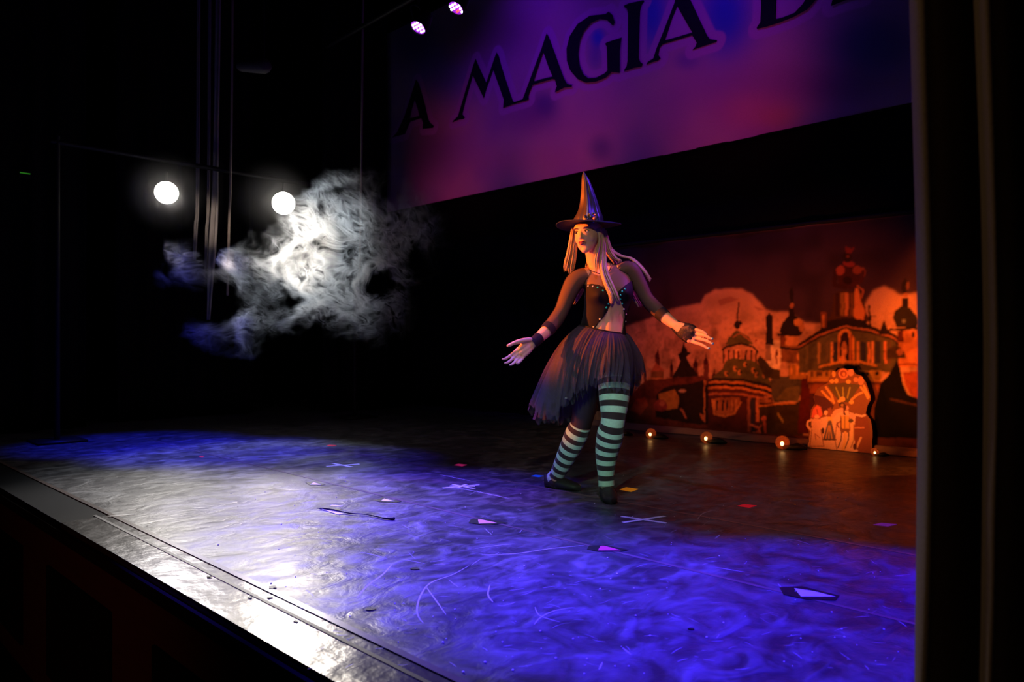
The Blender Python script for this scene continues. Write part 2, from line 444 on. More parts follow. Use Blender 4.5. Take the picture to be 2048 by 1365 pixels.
banner = empty('title_banner', (0, 0, 0))
tag(banner, 'long printed cloth banner with big dark serif letters hanging above the stage', 'banner')
def banner_paint(X, Z):
    px, py = project(X, np.full_like(X, BY), Z)
    base = np.array([.62, .34, .50]); col = np.ones(X.shape + (3,)) * base
    n1 = smooth_noise(X.shape, (5, 16), 4); n2 = smooth_noise(X.shape, (10, 34), 9)
    k = np.clip((n1 * .65 + n2 * .35 - .45) * 3, 0, 1)[..., None]
    col = col * (1 - k * .45) + np.array([.38, .16, .52]) * k * .45
    def blob(cx, cy, rx, ry, c, s=1.0):
        nonlocal col
        d = np.exp(-(((px - cx) / rx) ** 2 + ((py - cy) / ry) ** 2) ** 1.3)[..., None] * s
        col = col * (1 - d) + np.array(c) * d
    for b_ in ((1450, 30, 62, 95, (.02, .10, .70), .95), (1305, 30, 30, 75, (.02, .12, .75), .9), (1195, 75, 15, 22, (.02, .13, .75), .9), (1190, 115, 16, 30, (.10, .12, .5), .6),
               (890, 150, 60, 60, (.10, .12, .75), .75), (1090, 210, 26, 30, (.10, .05, .35), .8), (1060, 235, 60, 35, (.25, .08, .35), .5),
               (1200, 297, 24, 26, (.12, .10, .32), .65), (1740, 90, 110, 75, (.05, .07, .28), .85), (1690, 170, 90, 40, (.18, .08, .24), .6), (1560, 170, 120, 50, (.35, .10, .35), .45),
               (1560, 235, 40, 22, (.75, .35, .22), .6), (1520, 225, 90, 40, (.75, .22, .3), .5), (1650, 240, 60, 14, (.5, .35, .5), .4), (1375, 120, 25, 20, (.14, .08, .5), .6),
               (850, 300, 60, 60, (.12, .07, .2), .6), (960, 60, 110, 60, (.16, .05, .12), .7), (830, 80, 60, 60, (.02, .03, .2), .8), (1060, 320, 110, 26, (.65, .28, .4), .4)):  # dark blobs at top left paint in the banner's fade into darkness
        blob(*b_)
    # violet outline printed around every letter
    D = np.full(X.shape, 9.0); I = np.zeros(X.shape, bool)
    for loops in LA:
        lp = [on_y(x, y, BY) for x, y in loops[0]]; n = len(lp)
        x0, x1 = min(p.x for p in lp) - .2, max(p.x for p in lp) + .2
        sel = (X[0] > x0) & (X[0] < x1); xs_ = X[:, sel]; zs_ = Z[:, sel]; d = D[:, sel]
        for k in range(n):
            a, b = lp[k], lp[(k + 1) % n]; dx, dz = b.x - a.x, b.z - a.z; L2 = dx * dx + dz * dz + 1e-9
            t = np.clip(((xs_ - a.x) * dx + (zs_ - a.z) * dz) / L2, 0, 1)
            d = np.minimum(d, (xs_ - a.x - t * dx) ** 2 + (zs_ - a.z - t * dz) ** 2)
        D[:, sel] = d; I[:, sel] |= in_poly(xs_, zs_, [(p.x, p.z) for p in lp]) & (len(loops) > 1)
    k = np.clip((.092 - np.sqrt(D)) / .014, 0, 1); k = np.maximum(k, I.astype(float))[..., None] * .85
    return col * (1 - k) + np.array([.60, .26, .66]) * k
G().tube([(-9.0, BY, 5.32), (.4, BY, 5.32)], .025, 12).make('batten', M['black_metal'], banner)
G().tube([(-9.0, BY + .002, 2.757), (-7, BY - .008, 2.755), (-4, BY + .004, 2.757), (-2, BY - .006, 2.755), (.4, BY, 2.757)], .008, 8).make('hem', M['black_cloth'], banner)

# letters: outlines in photo rows and columns, laid on the banner's own plane
LET = {
 'a0': [[(833, 160), (842, 178), (858, 240), (862, 250), (868, 254), (848, 259), (846, 254), (850, 248), (845, 235), (822, 243), (806, 300), (800, 300), (812, 243), (828, 175)]],
}
def q(pts, x0, y0, s): return [(x0 + x / s, y0 + y / s) for x, y in pts]
s1 = 4.096
LA = [
 # first A (partly in shadow), with its counter
 [q([(137, 655), (160, 700), (205, 860), (235, 985), (250, 1015), (280, 1035), (275, 1050), (190, 1058), (192, 1030), (195, 1010), (180, 970), (90, 1000), (70, 1040), (45, 1100), (-60, 1130), (-20, 1090), (40, 960), (105, 760)], 800, 0, s1),
  q([(125, 815), (100, 900), (85, 975), (165, 955), (150, 890)], 800, 0, s1)],
 # M
 [q([(625, 483), (640, 520), (712, 680), (775, 490), (797, 432), (815, 460), (835, 540), (900, 740), (930, 830), (945, 840), (1010, 820), (1015, 822), (935, 855), (850, 888), (852, 860), (856, 820), (770, 575), (712, 735), (693, 808), (660, 740), (602, 620), (550, 800), (515, 940), (535, 965), (525, 978), (490, 982), (436, 1005), (440, 993), (480, 955), (545, 735), (605, 540)], 800, 0, s1)],
 # A
 [q([(1206, 276), (1225, 310), (1300, 520), (1345, 640), (1375, 690), (1415, 700), (1412, 715), (1350, 722), (1275, 760), (1280, 735), (1290, 710), (1275, 655), (1250, 650), (1090, 698), (1055, 790), (1062, 815), (1040, 825), (940, 855), (935, 842), (1010, 815), (1020, 790), (1090, 600), (1165, 400)], 800, 0, s1),
  q([(1178, 425), (1155, 490), (1098, 672), (1170, 650), (1255, 630), (1225, 560)], 800, 0, s1)],
 # G
 [q([(1765, 185), (1750, 213), (1735, 200), (1700, 165), (1640, 158), (1570, 190), (1510, 260), (1475, 340), (1462, 450), (1475, 540), (1505, 610), (1550, 645), (1610, 640), (1680, 605), (1705, 580), (1703, 480), (1700, 385), (1685, 362), (1700, 350), (1822, 310), (1815, 340), (1806, 420), (1806, 600), (1740, 592), (1690, 640), (1610, 672), (1530, 680), (1460, 650), (1400, 580), (1372, 500), (1370, 400), (1395, 300), (1460, 200), (1560, 132), (1690, 118), (1715, 98), (1745, 125)], 800, 0, s1)],
 # I
 [q([(1842, 48), (1880, 30), (2000, 5), (2006, 14), (1985, 40), (1972, 90), (1966, 300), (1962, 480), (1975, 512), (1995, 525), (1985, 548), (1920, 560), (1842, 587), (1845, 570), (1862, 545), (1870, 500), (1872, 300), (1874, 110), (1865, 75), (1845, 62)], 800, 0, s1)],
]
s2 = 2048 / 580
LA += [
 # A
 [q([(372, -60), (420, -80), (440, -50), (480, 30), (540, 160), (585, 255), (605, 280), (655, 287), (650, 300), (600, 315), (480, 356), (500, 335), (512, 305), (480, 252), (270, 315), (250, 340), (240, 390), (257, 415), (235, 432), (200, 440), (155, 460), (165, 440), (205, 415), (225, 350), (290, 190), (355, 20)], 1250, 0, s2),
  q([(374, 45), (335, 140), (287, 288), (380, 262), (480, 232), (455, 190)], 1250, 0, s2)],
 # D
 [q([(945, -110), (1180, -170), (1330, -170), (1390, -120), (1390, -60), (1350, 0), (1290, 70), (1190, 125), (1090, 165), (1010, 190), (935, 208), (935, 195), (960, 160), (965, 60), (965, -40), (960, -85)], 1250, 0, s2),
  q([(1080, -110), (1070, -20), (1068, 60), (1065, 140), (1110, 130), (1200, 95), (1260, 30), (1290, -20), (1300, -80), (1260, -125), (1180, -135)], 1250, 0, s2)],
 # E
 [q([(1465, -200), (1680, -270), (1690, -200), (1570, -190), (1568, -120), (1650, -140), (1650, -115), (1570, -95), (1568, -20), (1600, -28), (1700, -60), (1690, -30), (1560, 5), (1460, 45), (1462, 30), (1475, -20), (1475, -170)], 1250, 0, s2)],
]
M['ink'] = mat('near_black_ink', (.008, .006, .02), .8, spec=.1)
def letter(loops, yoff, name, m, grow=0.0, parent=None, res=4):
    """bmesh fill of a letter on the banner plane, with its counters"""
    cu = bpy.data.curves.new(name, 'CURVE'); cu.dimensions = '2D'; cu.fill_mode = 'BOTH'
    for k, lp in enumerate(loops):
        pts = [on_y(x, y, BY) for x, y in lp]
        sp = cu.splines.new('POLY'); sp.points.add(len(pts) - 1)
        for p, v in zip(sp.points, pts): p.co = (v.x, v.z, 0, 1)
        sp.use_cyclic_u = True
    cu.extrude = .0015; cu.offset = grow
    t = bpy.data.objects.new('tmp', cu); C.objects.link(t)
    dg = bpy.context.evaluated_depsgraph_get()
    me = bpy.data.meshes.new_from_object(t.evaluated_get(dg))
    C.objects.unlink(t); bpy.data.objects.remove(t)
    me.transform(Matrix(((1, 0, 0, 0), (0, 0, -1, BY + yoff), (0, 1, 0, 0), (0, 0, 0, 1))))
    me.name = name; me.materials.clear(); me.materials.append(m)
    o = bpy.data.objects.new(name, me); C.objects.link(o); o.parent = parent
    return o
clothm = paint_material('printed_cloth')
xs = np.arange(-9.0, .4, .0125); zs = np.arange(2.755, 5.3, .0125)
bc = painted_sheet('banner_cloth', xs, zs, lambda X, Z: BY + .005 * np.sin(X * 2.1) + .008 * np.sin(X * 9 + Z) * np.exp(-(Z - 2.75) * 4), banner_paint, clothm, banner)
for loops in LA:
    lo = letter(loops, -.012, 'letter', M['ink'], 0.0, banner)

# ================================================================ CITY BACKDROP
KY = 6.55
def city_paint(X, Z):
    px, py = project(X, np.full_like(X, KY), Z)
    sh = X.shape; n1 = smooth_noise(sh, (12, 24), 21); n2 = smooth_noise(sh, (40, 80), 22)
    wob = (n2 - .5) * 2.5; px = px + wob; py = py + (smooth_noise(sh, (36, 70), 25) - .5) * 2.5
    col = np.ones(sh + (3,)) * np.array([.10, .055, .09])
    def put(mask, c, a=1.0):
        mm = (mask.astype(float) * a)[..., None]; nonlocal col
        col = col * (1 - mm) + np.array(c) * mm
    def poly(p, c, a=1.0): put(in_poly(px, py, p), c, a)
    def ell(cx, cy, rx, ry, c, a=1.0): put(((px - cx) / rx) ** 2 + ((py - cy) / ry) ** 2 < 1, c, a)
    def rect(x0, y0, x1, y1, c, a=1.0): put((px > x0) & (px < x1) & (py > y0) & (py < y1), c, a)
    def line(pts, wd, c, a=1.0):
        for (xa, ya), (xb, yb) in zip(pts, pts[1:]):
            dx, dy = xb - xa, yb - ya; L2 = dx * dx + dy * dy + 1e-9
            t = np.clip(((px - xa) * dx + (py - ya) * dy) / L2, 0, 1)
            put((px - xa - t * dx) ** 2 + (py - ya - t * dy) ** 2 < wd * wd, c, a)
    CL = (.66, .42, .30); DK = (.045, .03, .03); RB = (.20, .07, .05); GN = (.16, .16, .08); GD = (.60, .46, .16); BL = (.07, .07, .12); WT = (.85, .72, .55); BR = (.30, .16, .08)
    poly([(1100, 700), (1200, 668), (1290, 640), (1330, 622), (1375, 612), (1402, 606), (1410, 590), (1430, 580), (1480, 577), (1505, 590), (1518, 604), (1530, 618), (1555, 626), (1575, 624), (1592, 634), (1610, 645), (1640, 648),
          (1700, 645), (1730, 608), (1745, 582), (1768, 571), (1785, 580), (1800, 590), (1840, 584), (1900, 590), (1900, 910), (1100, 910)], CL)
    col = blur(col, 3)
    poly([(1436, 600), (1460, 592), (1478, 598), (1462, 604), (1440, 612)], (.45, .2, .16), .6)
    poly([(1505, 612), (1530, 620), (1515, 622)], (.4, .18, .14), .6)
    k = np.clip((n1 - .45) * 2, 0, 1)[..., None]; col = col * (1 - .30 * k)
    # distant mist of small towers
    for x, y, wd in ((1290, 727, 3), (1314, 694, 5), (1343, 718, 4), (1392, 712, 5), (1412, 706, 5), (1428, 735, 4), (1440, 745, 4)):
        poly([(x - wd, 790), (x - wd, y + 22), (x - wd * .5, y + 12), (x, y), (x + wd * .5, y + 12), (x + wd, y + 22), (x + wd, 790)], (.16, .05, .05), .9)
        ell(x, y + 18, wd * .9, 7, (.12, .03, .04))
    poly([(1369, 683), (1376, 705), (1384, 706), (1374, 716), (1383, 732), (1395, 748), (1400, 756), (1345, 756), (1352, 745), (1362, 722), (1356, 708), (1364, 705)], DK)
    rect(1302, 742, 1326, 790, BR); rect(1296, 756, 1350, 760, (.6, .3, .14)); poly([(1300, 745), (1310, 726), (1330, 742)], (.5, .2, .12))
    for x in (1308, 1318, 1330): rect(x, 764, x + 4, 785, (.55, .28, .1))
    # left houses
    poly([(1240, 800), (1262, 790), (1290, 762), (1345, 756), (1405, 752), (1420, 760), (1420, 880), (1240, 880)], RB)
    poly([(1312, 792), (1325, 778), (1350, 770), (1385, 767), (1412, 760), (1420, 850), (1400, 850), (1312, 835)], DK)
    poly([(1316, 790), (1350, 780), (1360, 796), (1356, 818), (1320, 822)], (.45, .25, .08)); ell(1320, 812, 14, 12, (.32, .08, .08)); ell(1324, 808, 6, 5, (.5, .2, .15))
    ell(1366, 783, 8, 3, (.5, .35, .3)); rect(1407, 762, 1412, 840, (.55, .28, .12)); poly([(1360, 818), (1372, 838), (1376, 838), (1366, 816)], (.5, .22, .15))
    poly([(1398, 826), (1410, 834), (1428, 846), (1432, 862), (1420, 858), (1406, 842)], (.55, .24, .12)); 
    poly([(1258, 820), (1270, 800), (1290, 795), (1296, 812), (1280, 832)], (.5, .14, .08), .7)
    # rotunda
    rect(1413, 764, 1546, 866, (.14, .05, .04))
    line([(1476, 604), (1474, 655)], 1.3, DK); ell(1474, 650, 6, 8, DK); ell(1480, 646, 3, 4, DK)
    poly([(1452, 690), (1456, 676), (1464, 668), (1474, 660), (1486, 667), (1496, 675), (1506, 690)], GN); line([(1466, 674), (1480, 666), (1500, 684)], 1.2, (.5, .25, .15))
    line([(1446, 700), (1458, 692), (1480, 688), (1505, 694), (1514, 704)], 2, DK)
    rect(1446, 700, 1512, 728, (.62, .36, .26))
    for x in (1446, 1456, 1466, 1476, 1489, 1500, 1510): rect(x, 700, x + 3, 728, DK)
    rect(1472, 700, 1480, 722, (.8, .5, .3)); rect(1474, 703, 1478, 718, (.2, .06, .04))
    poly([(1418, 762), (1430, 750), (1446, 738), (1452, 722), (1470, 716), (1500, 720), (1520, 732), (1535, 750), (1545, 772)], GN)
    for x, y in ((1453, 748), (1470, 738), (1478, 745), (1505, 742), (1512, 750), (1490, 730), (1528, 752)): ell(x, y, 4, 5, (.6, .35, .15)); ell(x + 2, y, 2, 3, DK)
    for y, c in ((762, DK), (768, (.62, .3, .10)), (773, DK), (779, (.66, .32, .12)), (785, (.16, .06, .04)), (791, (.5, .22, .12))):
        line([(1418, y - 2), (1450, y - 4), (1490, y), (1530, y + 8), (1543, y + 14)], 2.2, c)
    poly([(1422, 800), (1440, 795), (1478, 795), (1480, 810), (1474, 822), (1460, 830), (1440, 832), (1428, 828)], (.46, .22, .09))
    for x in (1426, 1432, 1444, 1452, 1462, 1470): rect(x, 800, x + 3, 822, (.75, .4, .18) if x % 4 else DK)
    line([(1424, 800), (1428, 828), (1450, 834), (1470, 826), (1480, 806)], 1.6, (.66, .34, .12))
    rect(1410, 770, 1416, 850, DK); rect(1494, 795, 1500, 868, (.4, .18, .12)); rect(1500, 798, 1508, 866, BL)
    rect(1511, 795, 1517, 845, (.72, .32, .15)); rect(1517, 800, 1543, 806, (.6, .3, .12)); ell(1531, 797, 5, 5, (.6, .3, .2)); ell(1538, 792, 4, 4, (.6, .3, .15))
    # dark arch right of the rotunda
    poly([(1517, 812), (1540, 808), (1590, 806), (1600, 800), (1612, 860), (1600, 880), (1517, 870)], (.10, .07, .03)); line([(1517, 812), (1545, 810), (1590, 807)], 1.8, (.72, .36, .10))
    poly([(1543, 760), (1560, 754), (1605, 752), (1604, 780), (1596, 802), (1550, 806), (1543, 790)], (.14, .13, .10)); poly([(1552, 800), (1575, 775), (1600, 772), (1596, 802)], (.26, .22, .10), .6)
    poly([(1604, 752), (1616, 750), (1622, 800), (1620, 868), (1596, 868), (1600, 800)], (.16, .03, .02)); 
    ell(1527, 838, 6, 5, (.62, .22, .16)); line([(1500, 850), (1515, 856), (1520, 868)], 2, (.7, .3, .18)); line([(1527, 842), (1530, 865)], 2.5, (.5, .18, .12)); line([(1522, 852), (1510, 868)], 1.5, (.5, .18, .12))
    line([(1556, 828), (1566, 845)], 2, (.45, .35, .1)); poly([(1535, 850), (1545, 838), (1560, 850), (1558, 870), (1530, 872)], (.10, .08, .05))
    # white tower with dark spike
    rect(1531, 680, 1562, 740, WT); rect(1531, 676, 1542, 722, (.35, .25, .2)); poly([(1530, 690), (1533, 660), (1532, 632), (1539, 625), (1546, 632), (1545, 660), (1548, 690)], DK); rect(1553, 705, 1557, 712, DK); rect(1552, 700, 1555, 728, (.3, .1, .06))
    ell(1510, 681, 2.5, 2, (.3, .08, .05))
    poly([(1513, 722), (1520, 712), (1545, 735), (1562, 742), (1562, 760), (1530, 756)], (.10, .08, .05))
    # onion tower
    poly([(1583, 572), (1588, 590), (1586, 605), (1583, 608), (1580, 600), (1579, 585)], DK); ell(1584, 612, 4, 6, (.5, .24, .12)); poly([(1578, 645), (1579, 618), (1588, 618), (1590, 645)], DK)
    poly([(1562, 655), (1565, 645), (1578, 632), (1592, 632), (1605, 642), (1610, 656), (1604, 668), (1600, 672), (1566, 672), (1560, 664)], DK); ell(1596, 645, 9, 8, (.62, .34, .14)); ell(1603, 655, 6, 9, (.6, .32, .14), .8)
    line([(1558, 670), (1602, 668)], 2.4, DK); rect(1562, 672, 1598, 692, (.64, .36, .18)); rect(1562, 672, 1572, 692, (.28, .12, .06))
    poly([(1562, 692), (1598, 692), (1612, 715), (1610, 728), (1562, 724)], BR); ell(1602, 714, 8, 10, (.72, .40, .16)); line([(1562, 696), (1596, 700)], 2, DK)
    rect(1578, 728, 1612, 758, (.5, .30, .08)); 
    for x in (1580, 1592, 1602): rect(x, 730, x + 5, 750, (.75, .42, .14))
    # palace
    poly([(1598, 690), (1620, 672), (1650, 660), (1690, 650), (1740, 660), (1775, 670), (1797, 690), (1800, 745), (1598, 745)], (.17, .15, .09))
    for x, c in ((1612, (.24, .2, .1)), (1636, (.42, .28, .12)), (1652, (.2, .16, .1)), (1662, (.7, .38, .14)), (1667, BL), (1712, (.68, .36, .14)), (1720, BL), (1734, (.74, .36, .16)), (1742, (.8, .42, .2)), (1750, BL), (1768, (.7, .3, .2)), (1776, (.2, .12, .08))):
        rect(x, 684, x + (10 if c == BL else 5), 728, c)
    poly([(1676, 728), (1676, 672), (1683, 660), (1692, 656), (1702, 664), (1708, 676), (1708, 728)], (.72, .36, .10)); poly([(1680, 728), (1680, 676), (1687, 664), (1695, 664), (1698, 676), (1698, 728)], (.06, .03, .04))
    ell(1688, 700, 5, 16, (.66, .34, .16)); ell(1686, 720, 6, 8, (.72, .36, .16)); rect(1700, 668, 1704, 728, (.35, .12, .05))
    for dy, c, wd in ((0, DK, 3.2), (5, (.50, .22, .12), 1.6), (9, DK, 1.6)):
        line([(1598, 690 + dy), (1640, 665 + dy), (1692, 648 + dy), (1740, 656 + dy), (1790, 672 + dy), (1798, 682 + dy)], wd, c)
    line([(1640, 735), (1680, 724), (1720, 724), (1752, 732)], 2.0, (.68, .38, .10)); poly([(1635, 740), (1680, 728), (1720, 728), (1760, 738), (1720, 745), (1660, 745)], (.12, .10, .06))
    rect(1615, 742, 1762, 760, (.52, .32, .08))
    for x in (1622, 1634, 1640, 1652, 1664): rect(x, 743, x + 6, 754, DK, .7)
    for x in (1725, 1734, 1754): ell(x, 748, 4, 4, DK)
    rect(1615, 760, 1762, 764, (.62, .34, .08)); rect(1615, 764, 1765, 770, (.2, .08, .04)); rect(1620, 770, 1762, 870, (.42, .16, .05)); rect(1620, 788, 1660, 860, (.13, .05, .06))
    # roof statue
    poly([(1655, 642), (1664, 632), (1668, 590), (1680, 582), (1706, 582), (1724, 586), (1732, 626), (1740, 640), (1730, 648), (1660, 650)], (.12, .06, .03))
    for x, c in ((1672, (.07, .03, .03)), (1682, (.34, .20, .08)), (1690, (.55, .26, .12)), (1700, (.22, .12, .06))): poly([(x, 632), (x, 586), (x + 7, 586), (x + 6, 632)], c)
    poly([(1706, 632), (1709, 576), (1715, 576), (1720, 600), (1730, 625), (1728, 640), (1712, 640)], (.66, .30, .12)); line([(1714, 572), (1726, 580), (1722, 596)], 1.5, (.5, .2, .1))
    ell(1697, 552, 22, 26, (.10, .035, .035)); ell(1680, 541, 8, 10, (.40, .12, .10)); ell(1714, 540, 9, 9, (.34, .11, .07)); ell(1725, 545, 5, 10, (.34, .12, .07)); ell(1697, 528, 12, 6, (.34, .08, .08))
    line([(1670, 545), (1670, 570), (1690, 576)], 4, (.08, .03, .03)); line([(1725, 545), (1722, 562), (1706, 570)], 3.5, (.12, .04, .04)); ell(1694, 562, 9, 8, (.05, .02, .02))
    ell(1694, 515, 9, 11, (.06, .03, .03)); ell(1696, 513, 3, 3, (.3, .1, .06)); ell(1697, 500, 6, 5, (.30, .07, .06)); line([(1694, 504), (1692, 494)], 2, (.3, .07, .06)); line([(1700, 504), (1706, 496)], 2, (.3, .07, .06))
    poly([(1640, 664), (1650, 645), (1690, 636), (1730, 640), (1742, 658), (1692, 650)], DK); rect(1643, 625, 1655, 655, (.30, .12, .06), .8); rect(1646, 630, 1651, 655, (.6, .3, .12)); line([(1738, 615), (1740, 655)], 2, DK); ell(1738, 614, 3, 3, DK); line([(1742, 633), (1752, 633)], 1, DK)
    poly([(1762, 655), (1768, 640), (1776, 660), (1790, 672), (1756, 668)], DK)
    # right onion tower
    poly([(1808, 556), (1816, 566), (1815, 580), (1808, 588), (1803, 580), (1801, 570)], DK); ell(1815, 572, 3, 8, (.3, .14, .1)); ell(1810, 590, 4, 5, (.5, .25, .14)); rect(1803, 596, 1815, 625, DK)
    poly([(1785, 635), (1790, 622), (1802, 612), (1818, 615), (1830, 630), (1838, 645), (1832, 655), (1792, 655)], (.06, .05, .04)); ell(1806, 643, 4, 4, (.3, .3, .25)); line([(1780, 660), (1840, 656)], 2.5, DK)
    rect(1796, 662, 1840, 735, (.74, .34, .16)); rect(1796, 662, 1806, 684, (.2, .06, .04)); ell(1825, 670, 3, 6, DK); rect(1796, 728, 1840, 731, (.4, .15, .06))
    poly([(1772, 716), (1776, 700), (1786, 692), (1800, 694), (1810, 706), (1812, 718)], (.12, .08, .05)); ell(1800, 704, 7, 8, (.6, .28, .2))
    # dark tree mass at the right foot
    poly([(1745, 870), (1748, 810), (1760, 770), (1782, 745), (1792, 720), (1800, 740), (1806, 770), (1815, 790), (1845, 800), (1845, 960), (1740, 960)], (.012, .010, .010))
    poly([(1806, 745), (1836, 742), (1838, 800), (1820, 790), (1810, 768)], (.5, .16, .07)); line([(1782, 800), (1835, 812)], 2, (.12, .06, .03))
    # ground
    poly([(1240, 862), (1300, 850), (1420, 856), (1520, 868), (1600, 872), (1900, 880), (1900, 930), (1240, 930)], (.16, .06, .04))
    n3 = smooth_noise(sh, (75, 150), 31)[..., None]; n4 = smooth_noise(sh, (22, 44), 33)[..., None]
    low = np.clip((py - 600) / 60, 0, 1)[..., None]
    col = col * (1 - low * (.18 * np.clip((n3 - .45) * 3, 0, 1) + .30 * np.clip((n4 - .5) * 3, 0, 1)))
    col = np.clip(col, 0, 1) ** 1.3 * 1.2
    return blur(col, 1)
backdrop = empty('city_backdrop', (0, KY, 0))
tag(backdrop, 'painted cloth backdrop of a domed fairy-tale city under orange clouds', 'backdrop')
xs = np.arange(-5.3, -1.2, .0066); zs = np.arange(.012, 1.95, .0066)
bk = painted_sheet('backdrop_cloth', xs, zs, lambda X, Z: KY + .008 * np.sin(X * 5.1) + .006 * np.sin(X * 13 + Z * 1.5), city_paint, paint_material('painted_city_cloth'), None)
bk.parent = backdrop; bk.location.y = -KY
M['hem'] = mat('crumpled_hem', (.24, .14, .11), .8, scale=9, bump=.3)
# crumpled lower hem lying forward on the stage
P = []
nx = 260
for i in range(7):
    row = []
    for j in range(nx + 1):
        x = -5.3 + 4.1 * j / nx; u = i / 6
        y = KY - .02 - u * (.08 + .03 * math.sin(x * 5.3)); z = .055 * (1 - u) ** 1.5 + .006 + .012 * (math.sin(x * 17 + u * 3) + 1) * (1 - abs(2 * u - 1)) + .010 * (math.sin(x * 7.3 - u * 4) + 1) * u * (1 - u) * 3
        row.append(Vector((x, y - KY, z)))
    P.append(row)
G().grid(P).make('hem', M['hem'], backdrop, True)
# top batten of the backdrop
G().tube([(-5.3, 0, 1.96), (-1.2, 0, 1.96)], .02, 10).make('batten', M['black_metal'], backdrop)

# painted cutout with storybook figures standing in front
CY = 6.40
def cut_paint(X, Z):
    px, py = project(X, np.full_like(X, CY), Z); sh = X.shape
    col = np.ones(sh + (3,)) * np.array([.30, .12, .05])
    def put(mask, c, a=1.0):
        mm = (mask.astype(float) * a)[..., None]; nonlocal col
        col = col * (1 - mm) + np.array(c) * mm
    def poly(p, c, a=1.0): put(in_poly(px, py, p), c, a)
    def ell(cx, cy, rx, ry, c, a=1.0): put(((px - cx) / rx) ** 2 + ((py - cy) / ry) ** 2 < 1, c, a)
    def line(pts, wd, c, a=1.0):
        for (xa, ya), (xb, yb) in zip(pts, pts[1:]):
            dx, dy = xb - xa, yb - ya; L2 = dx * dx + dy * dy + 1e-9
            t = np.clip(((px - xa) * dx + (py - ya) * dy) / L2, 0, 1)
            put((px - xa - t * dx) ** 2 + (py - ya - t * dy) ** 2 < wd * wd, c, a)
    SK = (.95, .62, .45); WT = (.95, .75, .5); GD = (.85, .5, .14); DK = (.10, .05, .04); GR = (.13, .10, .05); BL = (.16, .13, .18)
    # fan of feathers and wreath above
    poly([(1655, 770), (1688, 766), (1722, 770), (1708, 790), (1698, 805), (1680, 805), (1668, 790)], GR)
    for xa, xb in ((1672, 1680), (1686, 1687), (1700, 1695)): line([(xa, 776), (xb, 796)], 1.6, (.4, .36, .06))
    ell(1687, 748, 10, 10, (.85, .36, .2)); ell(1687, 748, 6.5, 6.5, (.45, .12, .06)); ell(1688, 749, 3, 4, (.85, .4, .16)); ell(1668, 748, 4, 7, GD); ell(1702, 745, 6, 8, (.8, .42, .3)); ell(1712, 760, 5, 5, (.75, .35, .18)); ell(1722, 762, 6, 9, (.7, .3, .15)); ell(1664, 763, 5, 4, GD); ell(1673, 762, 4, 5, GD); ell(1697, 764, 5, 4, GD)
    for p in ([(1652, 775), (1663, 790), (1668, 806)], [(1644, 783), (1655, 795), (1664, 802)], [(1722, 775), (1732, 788), (1736, 797)], [(1728, 772), (1738, 795)], [(1703, 800), (1715, 790), (1724, 786)]): line(p, 2.2, (.85, .42, .12))
    ell(1685, 799, 6, 5, GD); ell(1679, 803, 4, 3, GD); ell(1703, 805, 5, 4, GD); ell(1684, 810, 6, 5, (.08, .04, .04)); ell(1685, 811, 3, 3, (.5, .3, .12)); ell(1693, 818, 5, 6, (.8, .42, .3))
    poly([(1628, 790), (1652, 795), (1668, 812), (1660, 830), (1645, 828), (1630, 812)], (.10, .03, .04))
    # base snow / path
    poly([(1608, 903), (1616, 892), (1622, 860), (1630, 840), (1665, 830), (1690, 820), (1712, 830), (1720, 850), (1722, 880), (1722, 908), (1660, 904)], SK)
    poly([(1712, 828), (1735, 836), (1740, 860), (1742, 908), (1712, 906), (1708, 866)], (.30, .09, .05)); line([(1710, 856), (1728, 856)], 1.4, (.75, .3, .15)); line([(1712, 830), (1724, 833), (1730, 831)], 2.2, SK); line([(1722, 876), (1714, 895)], 2.2, (.9, .5, .25))
    # child in a hooded dress with a ring in hand
    poly([(1622, 836), (1626, 818), (1634, 810), (1642, 814), (1646, 830), (1640, 838)], (.85, .18, .14)); line([(1624, 840), (1616, 844), (1615, 853), (1622, 860)], 2.2, SK); ell(1632, 848, 9, 12, (.95, .55, .42)); poly([(1624, 860), (1642, 860), (1648, 893), (1620, 893)], (.95, .6, .45)); line([(1632, 880), (1630, 868), (1640, 876)], .8, (.5, .2, .12))
    ell(1620, 848, 3, 4, DK); ell(1646, 862, 3, 6, DK)
    # lady in a bell dress
    ell(1652, 826, 4, 5, SK); poly([(1656, 818), (1662, 816), (1664, 826), (1664, 836), (1655, 836)], (.35, .12, .06)); poly([(1655, 834), (1665, 834), (1666, 846), (1656, 846)], (.95, .6, .2)); poly([(1657, 842), (1663, 842), (1672, 880), (1646, 880)], BL); 
    for x in (1652, 1658, 1664): line([(1659 + (x - 1658) * .2, 852), (x, 877)], 1.3, (.62, .34, .14))
    line([(1646, 880), (1672, 880)], 1.2, DK); line([(1666, 836), (1670, 850), (1676, 846)], 2, SK)
    # arch of white hair, gentleman in breeches
    line([(1666, 832), (1672, 824), (1684, 820)], 4, (.9, .5, .35)); line([(1690, 812), (1690, 828)], 3, (.12, .05, .04)); ell(1694, 824, 4, 5, SK)
    poly([(1682, 832), (1698, 832), (1700, 862), (1682, 862)], GD); line([(1690, 833), (1690, 858)], 1.0, (.3, .15, .04)); line([(1682, 834), (1683, 862)], .9, DK); poly([(1681, 858), (1700, 858), (1699, 866), (1682, 866)], (.28, .12, .06))
    for p in ([(1684, 866), (1682, 882), (1676, 896)], [(1698, 866), (1697, 880), (1690, 898)]): line(p, 1.0, DK)
    line([(1691, 866), (1690, 884), (1686, 900)], 3, (.95, .55, .2)); line([(1704, 850), (1704, 880), (1696, 900)], 5, (.98, .62, .34)); line([(1697, 900), (1714, 902)], 2.4, (.98, .6, .4)); line([(1680, 844), (1674, 848), (1678, 856)], 1.2, (.3, .1, .06))
